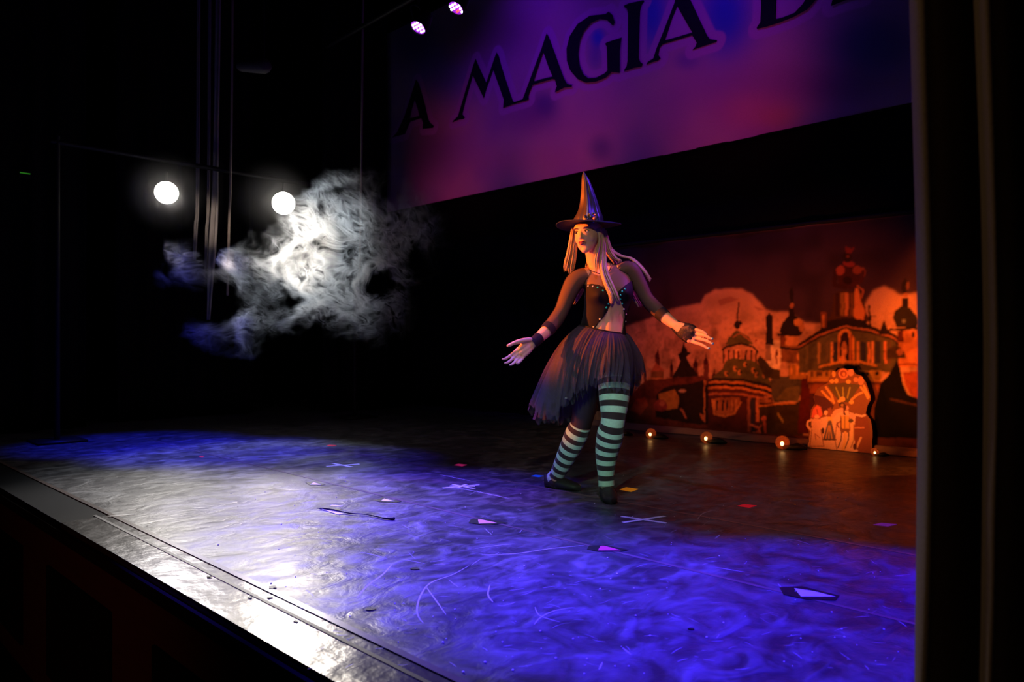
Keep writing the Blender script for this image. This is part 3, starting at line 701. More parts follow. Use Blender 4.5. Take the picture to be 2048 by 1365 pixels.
    for p in ([(1622, 836), (1626, 818), (1634, 810), (1642, 814), (1646, 830), (1640, 838), (1622, 836)], [(1624, 860), (1620, 893), (1648, 893), (1642, 860)], [(1656, 818), (1662, 816), (1665, 828)],
              [(1674, 846), (1670, 880), (1674, 900)], [(1682, 832), (1681, 862)], [(1699, 832), (1700, 862)], [(1708, 850), (1708, 880), (1702, 896)], [(1688, 822), (1698, 820), (1699, 828)], [(1610, 901), (1650, 898), (1680, 903)]):
        line(p, .9, (.30, .10, .05), .8)
    line([(1634, 820), (1636, 828)], 1.0, (.4, .08, .06)); ell(1634, 834, 5, 4, (.95, .6, .45))
    ell(1710, 894, 4, 6, (.12, .04, .03)); ell(1704, 832, 6, 6, (.8, .5, .4)); ell(1702, 842, 5, 4, GR)
    return blur(col, 1)
outl = [(1606, 905), (1612, 895), (1618, 885), (1617, 862), (1611, 852), (1613, 842), (1620, 838), (1622, 820), (1630, 808), (1627, 795), (1634, 778), (1648, 770), (1656, 766), (1660, 754), (1664, 741), (1672, 744), (1678, 738), (1687, 736), (1697, 739), (1706, 738),
        (1712, 748), (1724, 752), (1732, 764), (1741, 790), (1742, 800), (1736, 810), (1732, 826), (1742, 840), (1746, 862), (1744, 909)]
def cut_keep(X, Z):
    px, py = project(X, np.full_like(X, CY), Z); return in_poly(px, py, outl)
a = on_y(1600, 800, CY).x; b_ = on_y(1752, 800, CY).x
xs = np.arange(a, b_, .003); zs = np.arange(.004, .74, .003)
cut = empty('storybook_cutout', (on_y(1680, 900, CY).x, CY, 0))
tag(cut, 'small painted flat cutout of a lady, gentleman and hooded child, right of the globe footlights', 'stage prop')
cb = painted_sheet('cutout_board', xs, zs, lambda X, Z: CY + X * 0, cut_paint, paint_material('painted_board', .6), None, cut_keep)
cb.parent = cut; cb.location = (-cut.location.x, -CY, 0)
sm = cb.modifiers.new('s', 'SOLIDIFY'); sm.thickness = .006; sm.offset = 0
g = G().box((-.12, .006, 0), (-.09, .05, .02)); g.prism([(-.12, .006, 0), (-.12, .05, 0), (-.12, .006, .25)], 0, .03, Vector((1, 0, 0))); g.make('brace', M['black_metal'], cut)

# ================================================================ GLOBE FOOTLIGHTS
M['globe'] = mat('amber_glass', (.85, .28, .10), .15, var=.15, scale=8, alpha=.45, coat=.5)
M['bulb'] = mat('lit_bulb', (1, .8, .5), .5, emit=(1.0, .55, .18), estr=9)
gl0 = None
for i, (px, py, rpx, lab) in enumerate(((1302, 868, 10.5, 'amber globe footlight nearest the dancer, at the foot of the city backdrop'),
                                        (1413, 876, 12, 'amber globe footlight under the painted rotunda, second of the row'),
                                        (1565, 886, 14, 'largest and brightest amber globe footlight, left of the painted cutout'),
                                        (1733, 900, 8, 'small reddish globe footlight at the right foot of the painted cutout'),
                                        (1237, 863, 9, 'globe footlight mostly hidden behind the dancer, its dark base showing by her calf'))):
    t = CH * FPX / (py + rpx - HZ); p = at_depth(px, py, t); r = rpx * t / FPX
    if gl0 is None:
        root = empty('globe_footlight', (0, 0, 0))
        G().ell((0, 0, .05), (.05, .05, .05), nu=28, nv=18).make('globe', M['globe'], root, True)
        G().ell((.01, -.028, .045), (.013, .013, .016)).make('bulb', M['bulb'], root, True)
        g = G(); g.tube([(.0, .03, .012), (.05, .045, .016), (.09, .06, .022), (.14, .07, .014)], [.014, .022, .026, .010], 12)
        g.make('base', M['black_metal'], root, True)
        gl0 = root; o = root
    else: o = copy_thing(gl0)
    s = r / .05; o.scale = (s, s, s); p = p - F * (.14 if px == 1733 else 0); o.location = (p.x, p.y, 0.0015)
    tag(o, lab, 'footlight', 'globe footlights along the backdrop')

# ================================================================ LAMPS IN THE FAR WING
M['lens'] = mat('lit_lens', (1, 1, 1), .5, emit=(1.0, .93, .82), estr=26)
def side_lamp(p, rad, lab):
    root = empty('spot_lamp', p)
    d = (Vector((0, 0, CH + .2)) - p).normalized(); q_ = d.to_track_quat('X', 'Z').to_matrix()
    def T(v): return q_ @ Vector(v)
    g = G(); n = 36
    rows = [[T((x, r * math.cos(a), r * math.sin(a))) for a in [2 * PI * k / n for k in range(n)]] for x, r in ((.05, rad * .985), (-.02, rad * .985), (-.16, rad * .9), (-.30, rad * .75), (-.34, rad * .5), (-.345, .001))]
    g.grid(rows, True); g.make('housing', M['black_metal'], root, True)
    g = G(); rows = [[T((x, r * math.cos(a), r * math.sin(a))) for a in [2 * PI * k / n for k in range(n)]] for x, r in ((.055, rad), (.065, rad * .7), (.07, rad * .35), (.072, .001))]
    g.grid(rows, True); le = g.make('lens', M['lens'], root, True); le['label'] = 'glowing white round lens'
    g = G(); r_ = rad * .86; g.tube([T((-.22, r_, 0)), T((-.25, r_ * .7, r_ * .7)), T((-.27, 0, r_)), T((-.25, -r_ * .7, r_ * .7)), T((-.22, -r_, 0))], .012, 8); g.tube([T((-.27, 0, r_)), T((-.27, 0, r_)) + Vector((0, 0, .12))], .012, 8); g.make('yoke', M['black_metal'], root, True)
    tag(root, lab, 'stage lamp', 'round white lamps in the far wing')
side_lamp(LAMP_A, .108, 'round glaring white lamp left of the hanging pale drapes')
side_lamp(LAMP_B, .122, 'round glaring white lamp touching the left edge of the bright smoke')
g = G(); zt = max(LAMP_A.z, LAMP_B.z) + .28
g.tube([(-7.8, 1.9, zt), (-7.8, 5.2, zt)], .024, 12)
for y in (1.95, 5.15): g.tube([(-7.8, y, 0.0), (-7.8, y, zt + .05)], .024, 12); g.box((-8.0, y - .2, 0), (-7.6, y + .2, .02))
tag(g.make('lamp_stand', M['black_metal'], None, True), 'black pipe frame in the far wing that carries the two round lamps', 'lighting stand')

# pale drapes and cords between the lamps
def strip(path, wpx, t, name, m, lab, cat):
    g = G(); rows = []
    pts, wd = catmull([Vector((x, y, 0)) for x, y in path], wpx, 8)
    for p, w_ in zip(pts, wd):
        c = at_depth(p.x, p.y, t); hw = w_ * t / FPX / 2; row = []
        for k in range(13):
            a = -1 + k / 6
            row.append(c + R * (a * hw) + F * (math.cos(a * PI * 1.5) * hw * .5))
        rows.append(row)
    o = g.grid(rows).make(name, m, None, True); s_ = o.modifiers.new('s', 'SOLIDIFY'); s_.thickness = .004
    tag(o, lab, cat)
strip([(438, -104), (432, 300), (430, 400), (426, 480), (421, 560), (417, 640)], [10, 10, 13, 15, 11, 6], 8.1, 'pale_drape', M['pale_drape'], 'pale narrow drape, the widest strip hanging between the two lamps', 'curtain')
strip([(420, -96), (417, 380), (414, 460), (412, 540)], [5, 5, 6, 5], 8.2, 'pale_drape', M['pale_drape'], 'slim pale drape close left of the widest hanging strip', 'curtain')
strip([(398, -88), (395, 380), (392, 450), (389, 520)], [6, 6, 7, 5], 8.3, 'pale_drape', M['pale_drape'], 'slim pale drape hanging farthest left, nearest the left lamp', 'curtain')
def rope(path, t, lab, r=.011):
    g = G(); g.tube([at_depth(x, y, t) for x, y in path], r, 8, up=(1, 0, 0)); tag(g.make('hanging_rope', M['rope'], None, True), lab, 'rope')
rope([(466, -112), (462, 320), (458, 450), (455, 590)], 8.0, 'pale straight rope hanging right of the drapes, left of the right lamp', .013)
rope([(727, -96), (723, 300), (721, 430), (719, 560)], 8.2, 'pale rope hanging inside the bright smoke', .012)

zr = at_depth(438, -104, 8.1).z; pr0 = at_depth(380, 0, 8.3); pr1 = at_depth(740, 0, 8.15)
tag(G().tube([(pr0.x, pr0.y, zr + .05), (pr1.x, pr1.y, zr + .05)], .03, 12).make('lighting_bar', M['black_metal'], None, True), 'black overhead pipe out of view that the pale drapes and ropes hang from', 'lighting bar')
# ================================================================ LED LAMPS OVERHEAD
M['led'] = mat('lit_led', (1, 1, 1), .5, emit=(.75, .72, 1.0), estr=3.5)
M['led_red'] = mat('red_led', (1, .1, .1), .5, emit=(1.0, .06, .05), estr=2.2)
M['led_face'] = mat('led_face', (.35, .02, .5), .3, emit=(.35, .02, .75), estr=.9)
def par(cx, cy, t, leds, reds, lab):
    c = at_depth(cx, cy, t); root = empty('led_lamp', c)
    view = (Vector((0, 0, CH)) - c).normalized()
    # long axis of the seen ellipse runs down to the right
    e1 = (R * math.cos(math.radians(38)) - Vector((0, 0, 1)) * math.sin(math.radians(38))).normalized()
    e1 = (e1 - view * e1.dot(view)).normalized(); e2 = view.cross(e1)
    if e2.z > 0: e2 = -e2
    n = (view * math.cos(math.radians(50)) + e2 * math.sin(math.radians(50))).normalized(); v = n.cross(e1)
    def hit(px, py):
        d = ray(px, py); o_ = Vector((0, 0, CH)); k = (c - o_).dot(n) / d.dot(n); return o_ + d * k - c
    rad = 15.5 * t / FPX
    k = 32
    def ring(r, h): return [e1 * (r * math.cos(a)) + v * (r * math.sin(a)) + n * h for a in [2 * PI * i / k for i in range(k)]]
    G().grid([ring(rad * 1.02, .012), ring(rad * 1.12, .012), ring(rad * 1.12, -.10), ring(rad * .9, -.17), ring(rad * .3, -.18), ring(.001, -.18)], True).make('housing', M['black_metal'], root, True)
    G().grid([ring(rad * 1.03, .0), ring(.001, .0)], True).make('face_plate', M['led_face'], root)
    for x, y in leds: G().ell(hit(x, y) + n * .004, (.011, .011, .011), nu=12, nv=8).make('led', M['led'], root, True)
    for x, y in reds: G().ell(hit(x, y) + n * .004, (.011, .011, .011), nu=12, nv=8).make('led', M['led_red'], root, True)['label'] = 'red glowing led'
    up = Vector((0, 0, 1))
    G().tube([e1 * rad * 1.15 - n * .05, e1 * rad * 1.2 + up * .12, up * (rad + .12), -e1 * rad * 1.2 + up * .14, -e1 * rad * 1.15 - n * .05], .009, 8).make('yoke', M['black_metal'], root, True)
    tag(root, lab, 'stage lamp', 'led lamps hung above the stage')
    return c
z3 = lambda L_: [(800 + x / 12.8, y / 12.8) for x, y in L_]
cA = par(837, 54.5, 7.0, z3([(335, 640), (390, 605), (450, 575), (540, 630), (487, 655), (425, 690), (367, 715), (460, 765), (520, 735), (578, 705), (612, 783), (550, 815)]), [], 'lower left led lamp, a cluster of white-violet diodes all lit')
cB = par(912.5, 15.5, 6.6, z3([(1287, 157), (1350, 122), (1418, 85), (1520, 130), (1457, 170), (1390, 207), (1325, 237), (1550, 215), (1592, 300)]), z3([(1470, 290), (1500, 265)]), 'upper right led lamp with a red diode among its white ones')
g = G(); dd = (cB - cA); zb = cB.z + .30
g.tube([Vector((cA.x, cA.y, zb)) - Vector((dd.x, dd.y, 0)) * 3, Vector((cB.x, cB.y, zb)) + Vector((dd.x, dd.y, 0)) * 4], .024, 12)
g.tube([Vector((cA.x, cA.y, zb)), Vector((cA.x, cA.y, cA.z + .19))], .01, 8)
tag(g.make('lighting_bar', M['black_metal'], None, True), 'black overhead pipe that the two led lamps hang from', 'lighting bar')

# ================================================================ MARKS ON THE FLOOR
def tape_poly(name, pts, m, parent=None, z=.0, th=.0012):
    P_ = [on_floor(x, y) for x, y in pts]
    A = sum(P_[i].x * P_[(i + 1) % len(P_)].y - P_[(i + 1) % len(P_)].x * P_[i].y for i in range(len(P_)))
    if A < 0: P_ = P_[::-1]
    return G().prism(P_, z, z + th).make(name, m, parent)
def stroke(a, b, wd=.024):
    a, b = on_floor(*a), on_floor(*b); d = (b - a).normalized(); n = Vector((-d.y, d.x, 0)) * wd / 2
    return [a + n, a - n, b - n, b + n]
def cross(name, strokes, lab, wd=.024):
    root = empty(name, (0, 0, 0))
    for k, (a, b) in enumerate(strokes):
        G().prism(stroke(a, b, wd)[::1], .0004 + k * .0011, .0014 + k * .0011).make('tape_strip', M['white_tape'], root)
    tag(root, lab, 'tape mark', 'white tape crosses')
k4 = lambda L_: [(820 + x / 3.531, 900 + y / 3.531) for x, y in L_]
k5 = lambda L_: [(560 + x / 6.827, 900 + y / 6.827) for x, y in L_]
k6 = lambda L_: [(1400 + x / 4.655, 960 + y / 4.655) for x, y in L_]
cross('tape_cross', [k4([(230, 272), (490, 248)]), k4([(300, 248), (455, 277)]), k4([(280, 260), (460, 262)]), k4([(340, 272), (395, 250)])], 'white tape star of several crossed strips on the violet floor')
cross('tape_cross', [k4([(1492, 472), (1810, 520)]), k4([(1505, 518), (1800, 472)])], 'large white tape X right of the dancer')
cross('tape_cross', [k5([(630, 230), (1085, 198)]), k5([(725, 192), (980, 240)])], 'small white tape X farthest back at the dark edge of the light', .03)
tag(G().prism(stroke((216, 1033.5), (271, 1029.5), .022), .0004, .0016).make('tape_strip', M['white_tape']), 'single short white tape strip at the stage edge, far left', 'tape mark')
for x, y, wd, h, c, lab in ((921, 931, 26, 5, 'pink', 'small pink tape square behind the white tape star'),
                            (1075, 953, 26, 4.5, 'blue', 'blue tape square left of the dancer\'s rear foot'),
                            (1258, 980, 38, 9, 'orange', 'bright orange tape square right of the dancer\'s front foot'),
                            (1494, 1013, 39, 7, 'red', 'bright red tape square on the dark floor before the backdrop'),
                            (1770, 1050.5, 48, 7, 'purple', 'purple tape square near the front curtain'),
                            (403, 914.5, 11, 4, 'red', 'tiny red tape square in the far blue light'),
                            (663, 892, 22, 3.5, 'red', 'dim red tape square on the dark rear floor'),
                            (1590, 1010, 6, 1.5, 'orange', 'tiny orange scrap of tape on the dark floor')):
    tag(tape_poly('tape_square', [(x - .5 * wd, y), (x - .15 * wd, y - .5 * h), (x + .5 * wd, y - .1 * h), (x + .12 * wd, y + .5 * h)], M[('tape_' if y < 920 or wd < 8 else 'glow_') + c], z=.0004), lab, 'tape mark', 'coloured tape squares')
for back, front, c, lab in ((k5([(350, 450), (440, 438), (620, 478), (560, 492), (405, 488)]), k5([(415, 481), (460, 452), (560, 485)]), 'palepink', 'pale pink tape wedge on black tape, farthest of the wedges along the seam'),
                            (k5([(1300, 700), (1400, 660), (1660, 712), (1580, 728), (1370, 716)]), k5([(1380, 708), (1420, 675), (1570, 712)]), 'white', 'small white tape wedge on black tape along the seam'),
                            (k4([(415, 520), (430, 493), (510, 488), (690, 520), (560, 534), (490, 530)]), k4([(480, 500), (500, 498), (615, 522), (487, 527)]), 'salmon', 'salmon tape wedge on black tape, mid seam'),
                            (k4([(1250, 707), (1265, 681), (1380, 678), (1545, 710), (1490, 722), (1330, 722)]), k4([(1345, 685), (1372, 684), (1487, 716), (1328, 717)]), 'pink', 'hot pink tape wedge on black tape, in the middle of the blue floor'),
                            (k6([(740, 1008), (950, 998), (1300, 1085), (1265, 1128), (990, 1120), (780, 1076)]), k6([(878, 1020), (1060, 1048), (1262, 1099), (940, 1096)]), 'white', 'large white tape wedge on black tape, nearest the front curtain')):
    root = empty('tape_wedge', (0, 0, 0))
    tape_poly('black_tape', back, M['tape_black'], root, .0014)
    tape_poly('tape_patch', front, M['white_tape'] if c == 'white' else M['tape_' + c], root, .0027)
    tag(root, lab, 'tape mark', 'tape wedges along the floor seam')
# curled tape at the junction
root = empty('curled_tape', (0, 0, 0))
g = G(); g.tube([on_floor(x, y, .008) for x, y in ((634, 1017), (660, 1019), (700, 1027), (730, 1029), (755, 1034), (768, 1037), (787, 1038))], [.002, .005, .004, .003, .004, .005, .009], 8, up=(0, 0, 1)); g.make('tape_curl', M['tape_black'], root, True)
G().prism(stroke((642, 1018), (654, 1022), .02), .001, .003).make('tape_patch', M['white_tape'], root)
G().prism(stroke((657, 1022), (682, 1030), .03), .001, .003).make('tape_patch', M['white_tape'], root)
G().prism(stroke((662, 1018.5), (684, 1020.5), .02), .018, .020).make('tape_patch', M['white_tape'], root)
tag(root, 'curled strip of black tape with torn white bits on the pale floor', 'tape')
for k, (x, y, wd, h, lab) in enumerate(((545, 1176, 15, 6, 'black square scrap on the pale lit floor near the edge'), (741, 1220, 19, 5.5, 'oval black scrap between the pale light and the blue light'),
                                      (539, 1196, 12, 3, 'thin black scrap lying on the edge seam'), (500, 1196, 8, 3, 'small black scrap on the apron, left of the bright glare'),
                                      (592, 1243.5, 9, 3.5, 'tiny dark scrap in the brightest glare of the apron'), (1383, 1260, 12, 3.5, 'small black scrap on the deep blue floor in front'),
                                      (830, 1139, 18, 5, 'dim dark scrap on the violet floor'), (418, 1155, 10, 2.5, 'sliver of dark debris on the apron, upper end'))):
    pts = [(x + wd / 2 * math.cos(a) * (1 + .25 * math.sin(3 * a + k)), y + h / 2 * math.sin(a) * (1 + .2 * math.cos(2 * a + k))) for a in [2 * PI * i / 10 for i in range(10)]]
    if k == 0: pts = [(537.5, 1174), (552, 1173.5), (553, 1178), (547, 1178), (546, 1180), (538, 1179)]
    tag(tape_poly('tape_scrap', pts, M['tape_black'], z=.0004 if y < 1190 or x > 700 else -.0015, th=.003), lab, 'tape scrap', 'black scraps on the floor')
# scuffs and dust: pale scratches
M['scuff'] = mat('chalky_scuff', (.42, .40, .44), .6, var=.3)
g = G()
def scuff(pts, wd):
    P_, _ = catmull([on_floor(x, y, .0003) for x, y in pts], 0.0, 6); rows = []
    n_ = len(P_)
    for i, p in enumerate(P_):
        d = (P_[min(i + 1, n_ - 1)] - P_[max(i - 1, 0)]).normalized(); nn = Vector((-d.y, d.x, 0)) * wd * .5 * (math.sin(PI * (i + .3) / (n_ - .4)) ** .5)
        rows.append([p + nn, p - nn])
    g.grid(rows)
for pts, wd in (([(938, 1132), (905, 1150), (862, 1166), (842, 1190), (834, 1218), (838, 1236), (847, 1247)], .006), ([(852, 1174), (862, 1188), (878, 1210), (892, 1230)], .005), ([(785, 1128), (765, 1150), (735, 1172), (714, 1197)], .008),
                ([(948, 1098), (990, 1092), (1030, 1088)], .005), ([(960, 1110), (1030, 1108), (1100, 1098), (1180, 1090)], .007), ([(1120, 1245), (1080, 1232), (1070, 1215)], .004), ([(1150, 1215), (1110, 1222), (1082, 1235), (1068, 1250)], .005),
                ([(980, 1170), (976, 1190), (986, 1205)], .006), ([(1395, 1040), (1405, 1028), (1430, 1020)], .005), ([(1565, 1083), (1585, 1080), (1610, 1086), (1620, 1090)], .007), ([(1430, 1078), (1440, 1070)], .008), ([(1245, 1296), (1262, 1310)], .006),
                ([(1205, 1325), (1198, 1340)], .005), ([(860, 1125), (890, 1120)], .004), ([(865, 1130), (900, 1128)], .004), ([(720, 1105), (745, 1110), (775, 1118)], .005), ([(800, 1118), (850, 1128)], .004), ([(905, 975), (960, 985), (1020, 998)], .012),
                ([(1280, 1115), (1360, 1135), (1420, 1148)], .007), ([(1430, 1135), (1490, 1145)], .006), ([(640, 1002), (600, 1007)], .01), ([(1790, 1152), (1822, 1150)], .006), ([(1556, 1168), (1562, 1175)], .005), ([(880, 950), (940, 962)], .01)):
    scuff(pts, wd)
for i in range(300):
    x = random.uniform(560, 1800); y = random.uniform(975, 1340)
    if y > 1365 - (x - 60) * .0 and x < 900 and y > 960 + .47 * (x - 44): continue
    L_ = random.uniform(4, 34); a = random.gauss(0, .5); b0 = random.uniform(-8, 8)
    scuff([(x, y), (x + L_ * .5 * math.cos(a), y + L_ * .5 * math.sin(a) * .6 + b0 * .2), (x + L_ * math.cos(a), y + L_ * math.sin(a) * .6)], random.uniform(.001, .0032))
o = g.make('floor_scuffs', M['scuff'], fl); o['kind'] = 'stuff'
g = G()
for i in range(190):
    x = random.uniform(420, 1810); y = random.uniform(950, 1350); p = on_floor(x, y)
    if p.y < 1.34: continue
    s_ = random.uniform(.0015, .0042)
    g.ell((p.x, p.y, s_ * .6), (s_, s_, s_ * .6), nu=5, nv=4)
o = g.make('glitter_specks', M['white_tape'], fl); o['kind'] = 'stuff'
# ================================================================ THE DANCER
PT = CH * FPX / (995 - HZ)                    # her distance along the view
PX0 = (1190 - 1024) / FPX * PT
dancer = empty('person', (PERSON.x, PERSON.y, 0), YAW)
tag(dancer, 'person in a pointed witch hat, black tulle skirt and striped stockings, arms spread', 'person')
def L(px, py, b=0.0):
    t = PT + b
    return Vector(((px - 1024) / FPX * t - PX0, b, CH + (HZ - py) / FPX * t))
def pix(v):
    t = PT + v[1]; return 1024 + (v[0] + PX0) / t * FPX, HZ - (v[2] - CH) / t * FPX
PXM = FPX / PT                                # px per metre at her depth

def skin_mat():
    m = mat('skin', (.80, .47, .27), .48, var=.06, scale=30, spec=.35)
    b = m.node_tree.nodes['Principled BSDF']; b.inputs['Subsurface Weight'].default_value = .12; b.inputs['Subsurface Radius'].default_value = (.02, .008, .004); b.inputs['Subsurface Scale'].default_value = .5
    return m
M['skin'] = skin_mat()
def sheer(name, col, alpha, rough=.7):
    m = mat(name, col, rough, var=.2, scale=60, alpha=alpha, spec=.2); return m
M['sheer'] = sheer('sheer_black_mesh', (.022, .016, .016), .64)
M['cuff'] = sheer('sheer_double_cuff', (.02, .016, .02), .93)
M['bodice'] = mat('black_bodice', (.012, .009, .010), .75, var=.2, scale=40, spec=.2)
M['tulle'] = sheer('black_tulle', (.095, .062, .10), .50, .9)
M['tulle_dark'] = sheer('dark_tulle', (.06, .045, .055), .80, .9)
M['hat'] = mat('black_satin', (.20, .15, .15), .34, .75, var=.2, scale=6, spec=.7, coat=.3)
M['brim'] = mat('black_felt', (.006, .006, .012), .6, var=.2)
M['hair'] = mat('blond_hair', (.46, .35, .21), .42, var=.45, scale=34, stretch=(6, 6, .35), spec=.4)
M['gem_teal'] = mat('teal_gem', (.02, .9, .8), .12, spec=1.0, coat=1.0)
M['gem_pale'] = mat('pale_gem', (.8, .75, .7), .12, spec=1.0, coat=1.0)
M['shoe'] = mat('black_jazz_shoe', (.02, .015, .016), .6)
M['lips'] = mat('dark_red_lips', (.30, .02, .025), .35)
M['brow'] = mat('brown_brow', (.10, .04, .02), .8)
M['eye_white'] = mat('eye_white', (.75, .72, .70), .3, var=.03)
M['iris'] = mat('dark_iris', (.03, .02, .015), .2)
M['nail'] = mat('pale_blue_nail', (.45, .75, 1.0), .15, coat=1.0)

# --- torso as a parametric skin shared by body, bodice and yoke. rings: centre px, half width px, half depth m, depth b, roll deg
TR = [(1203, 745, 47, .095, .06, 4), (1205, 722, 52, .112, .05, 6), (1206, 695, 51, .112, .03, 8), (1206, 665, 45, .098, .01, 10), (1208, 640, 40.5, .082, .0, 9), (1213, 615, 42, .086, -.005, 5), (1217, 592, 45.5, .094, -.005, 0),
      (1217, 575, 47, .094, .0, -5), (1212, 560, 49, .086, .01, -9), (1205, 548, 47, .072, .02, -12), (1199, 538, 35, .058, .03, -12), (1194, 528, 20, .050, .03, -10), (1190, 520, 15.5, .050, .02, -6)]
def ring_params(v):
    n = len(TR) - 1; x = v * n; i = min(int(x), n - 1); t = x - i
    p = [TR[max(i - 1, 0)], TR[i], TR[i + 1], TR[min(i + 2, n)]]
    return [.5 * ((2 * p[1][k]) + (p[2][k] - p[0][k]) * t + (2 * p[0][k] - 5 * p[1][k] + 4 * p[2][k] - p[3][k]) * t * t + (3 * p[1][k] - p[0][k] - 3 * p[2][k] + p[3][k]) * t ** 3) for k in range(6)]
BUST = [(L(1193, 592, -.07), .052), (L(1249, 587, -.07), .050)]
def torso_pt(v, th, inf=0.0):
    cx, cy, hw, hd, b, roll = ring_params(v)
    c = L(cx, cy, b); r = math.radians(roll)
    u = Vector((math.cos(r), 0, -math.sin(r)))
    sx, sy = math.cos(th), math.sin(th)
    e = .86
    x = math.copysign(abs(sx) ** e, sx); y = math.copysign(abs(sy) ** e, sy)
    p = c + u * ((hw / PXM + inf) * x) + Vector((0, 1, 0)) * ((hd + inf) * y)
    if sy < .2:
        for bc, br in BUST:
            d2 = ((p.x - bc.x) ** 2 + (p.z - bc.z) ** 2 * (1.0 if p.z > bc.z else 1.7)) / (br * br)
            p.y -= .040 * math.exp(-d2 * 1.25)
        # spine line of the belly
        p.y += .006 * math.exp(-((p.x - c.x) / .012) ** 2) * (1 if v < .5 else .4)
    elif sy > .5: p.y -= .012 * math.exp(-((p.x - c.x) / .03) ** 2)
    return p
body = G()
NV, NU = 60, 56
rows = [[torso_pt(i / NV, -2 * PI * k / NU) for k in range(NU)] for i in range(NV + 1)]
body.grid(rows, True)
body.add(rows[0], [tuple(range(NU))[::-1]]); body.add(rows[-1], [tuple(range(NU))])
# neck
HEADC = L(1175.5, 467, -.035)
HS = 1.06
body.tube([L(1198, 540, .03), L(1190, 520, .015), L(1185, 497, .0), HEADC + Vector((.012, .02, 0))], [.062, .050, .047, .05], 24)
ARM_L = [L(1172, 553, .01), L(1151, 563, .0), L(1136, 590, -.015), L(1124, 620, -.03), L(1112, 640, -.06), L(1094, 661, -.11), L(1078, 676, -.15), L(1066, 687, -.18)]
RAD_L = [.052, .054, .046, .040, .041, .036, .030, .027]
ARM_R = [L(1240, 545, .01), L(1260, 541, .0), L(1277, 566, -.01), L(1292, 595, -.025), L(1307, 613, -.05), L(1327, 632, -.10), L(1343, 645, -.13), L(1354, 653, -.155)]
RAD_R = [.050, .050, .043, .038, .040, .035, .030, .026]
body.tube(ARM_L, RAD_L, 28); body.tube(ARM_R, RAD_R, 28)
# legs
LEG_R = [L(1224, 712, .01), L(1228, 765, -.05), L(1228, 805, -.085), L(1226, 842, -.10), L(1220, 872, -.07), L(1213, 910, -.04), L(1212, 950, -.03), L(1213, 972, -.03)]
RLR = [.096, .090, .080, .064, .073, .060, .044, .042]
LEG_L = [L(1184, 712, .04), L(1176, 765, .04), L(1170, 805, .06), L(1163, 845, .09), L(1152, 872, .13), L(1133, 912, .20), L(1117, 945, .26), L(1111, 957, .27)]
RLL = [.094, .086, .074, .060, .067, .056, .043, .039]
body.tube(LEG_R, RLR, 30); body.tube(LEG_L, RLL, 30)
FOOT_R = [L(1212, 970, -.02), L(1212, 984, -.03), L(1216, 990, -.10), L(1221, 996, -.17)]
FOOT_L = [L(1106, 958, .29), L(1112, 966, .27), L(1134, 969, .24), L(1158, 974, .20)]
for fp in (FOOT_R, FOOT_L):
    for p in fp[1:]: p.z = max(min(p.z, .04), .026)
body.tube(FOOT_R, [.036, .030, .018, .013], 18); body.tube(FOOT_L, [.036, .030, .018, .013], 18)
# head
hy = math.radians(31); Fd = Vector((-math.sin(hy), -math.cos(hy), -.06)).normalized(); Rt = Vector((math.cos(hy), -math.sin(hy), -.0))
Rt = (Rt + Vector((0, 0, .07))).normalized(); Fd = (Fd - Rt * Fd.dot(Rt)).normalized(); Up = Rt.cross(Fd) * -1
if Up.z < 0: Up = -Up
HR = Matrix((Rt, Fd, Up)).transposed()
def H(x, y, z): return HEADC + HR @ (Vector((x, y, z)) * HS)
for c, r in (((0, -.012, .030), (.072, .088, .060)), ((0, .018, -.012), (.061, .072, .080)), ((0, .034, -.062), (.047, .045, .042)), ((0, .054, -.092), (.023, .023, .019)),
             ((.030, .046, -.030), (.026, .024, .030)), ((-.030, .046, -.030), (.026, .024, .030)), ((0, .070, .028), (.048, .018, .018)), ((0, .070, -.052), (.024, .021, .020)),
             ((.071, -.012, -.010), (.008, .018, .028)), ((-.071, -.012, -.010), (.008, .018, .028))):
    body.ell(H(*c), [q_ * HS for q_ in r], HR, 28, 20)
body.tube([H(0, .082, .012), H(0, .091, -.008), H(0, .1005, -.026), H(0, .096, -.032)], [.006, .0068, .0088, .007], 12)
body.ell(H(.009, .089, -.030), (.006, .008, .0055), HR); body.ell(H(-.009, .089, -.030), (.006, .008, .0055), HR)
body.tube([H(-.020, .083, -.0555), H(-.008, .093, -.0515), H(0, .094, -.053), H(.008, .093, -.0515), H(.020, .083, -.0555)], [.003, .0055, .005, .0055, .003], 10)
body.tube([H(-.017, .084, -.0615), H(0, .0925, -.064), H(.017, .084, -.0615)], [.003, .007, .003], 10)
# hands
def finger(g, pts, r): g.tube(pts, [r, r * 1.04, r * .97, r * .9, r * .72][:len(pts)] if len(pts) == 5 else [r] * len(pts), 12)
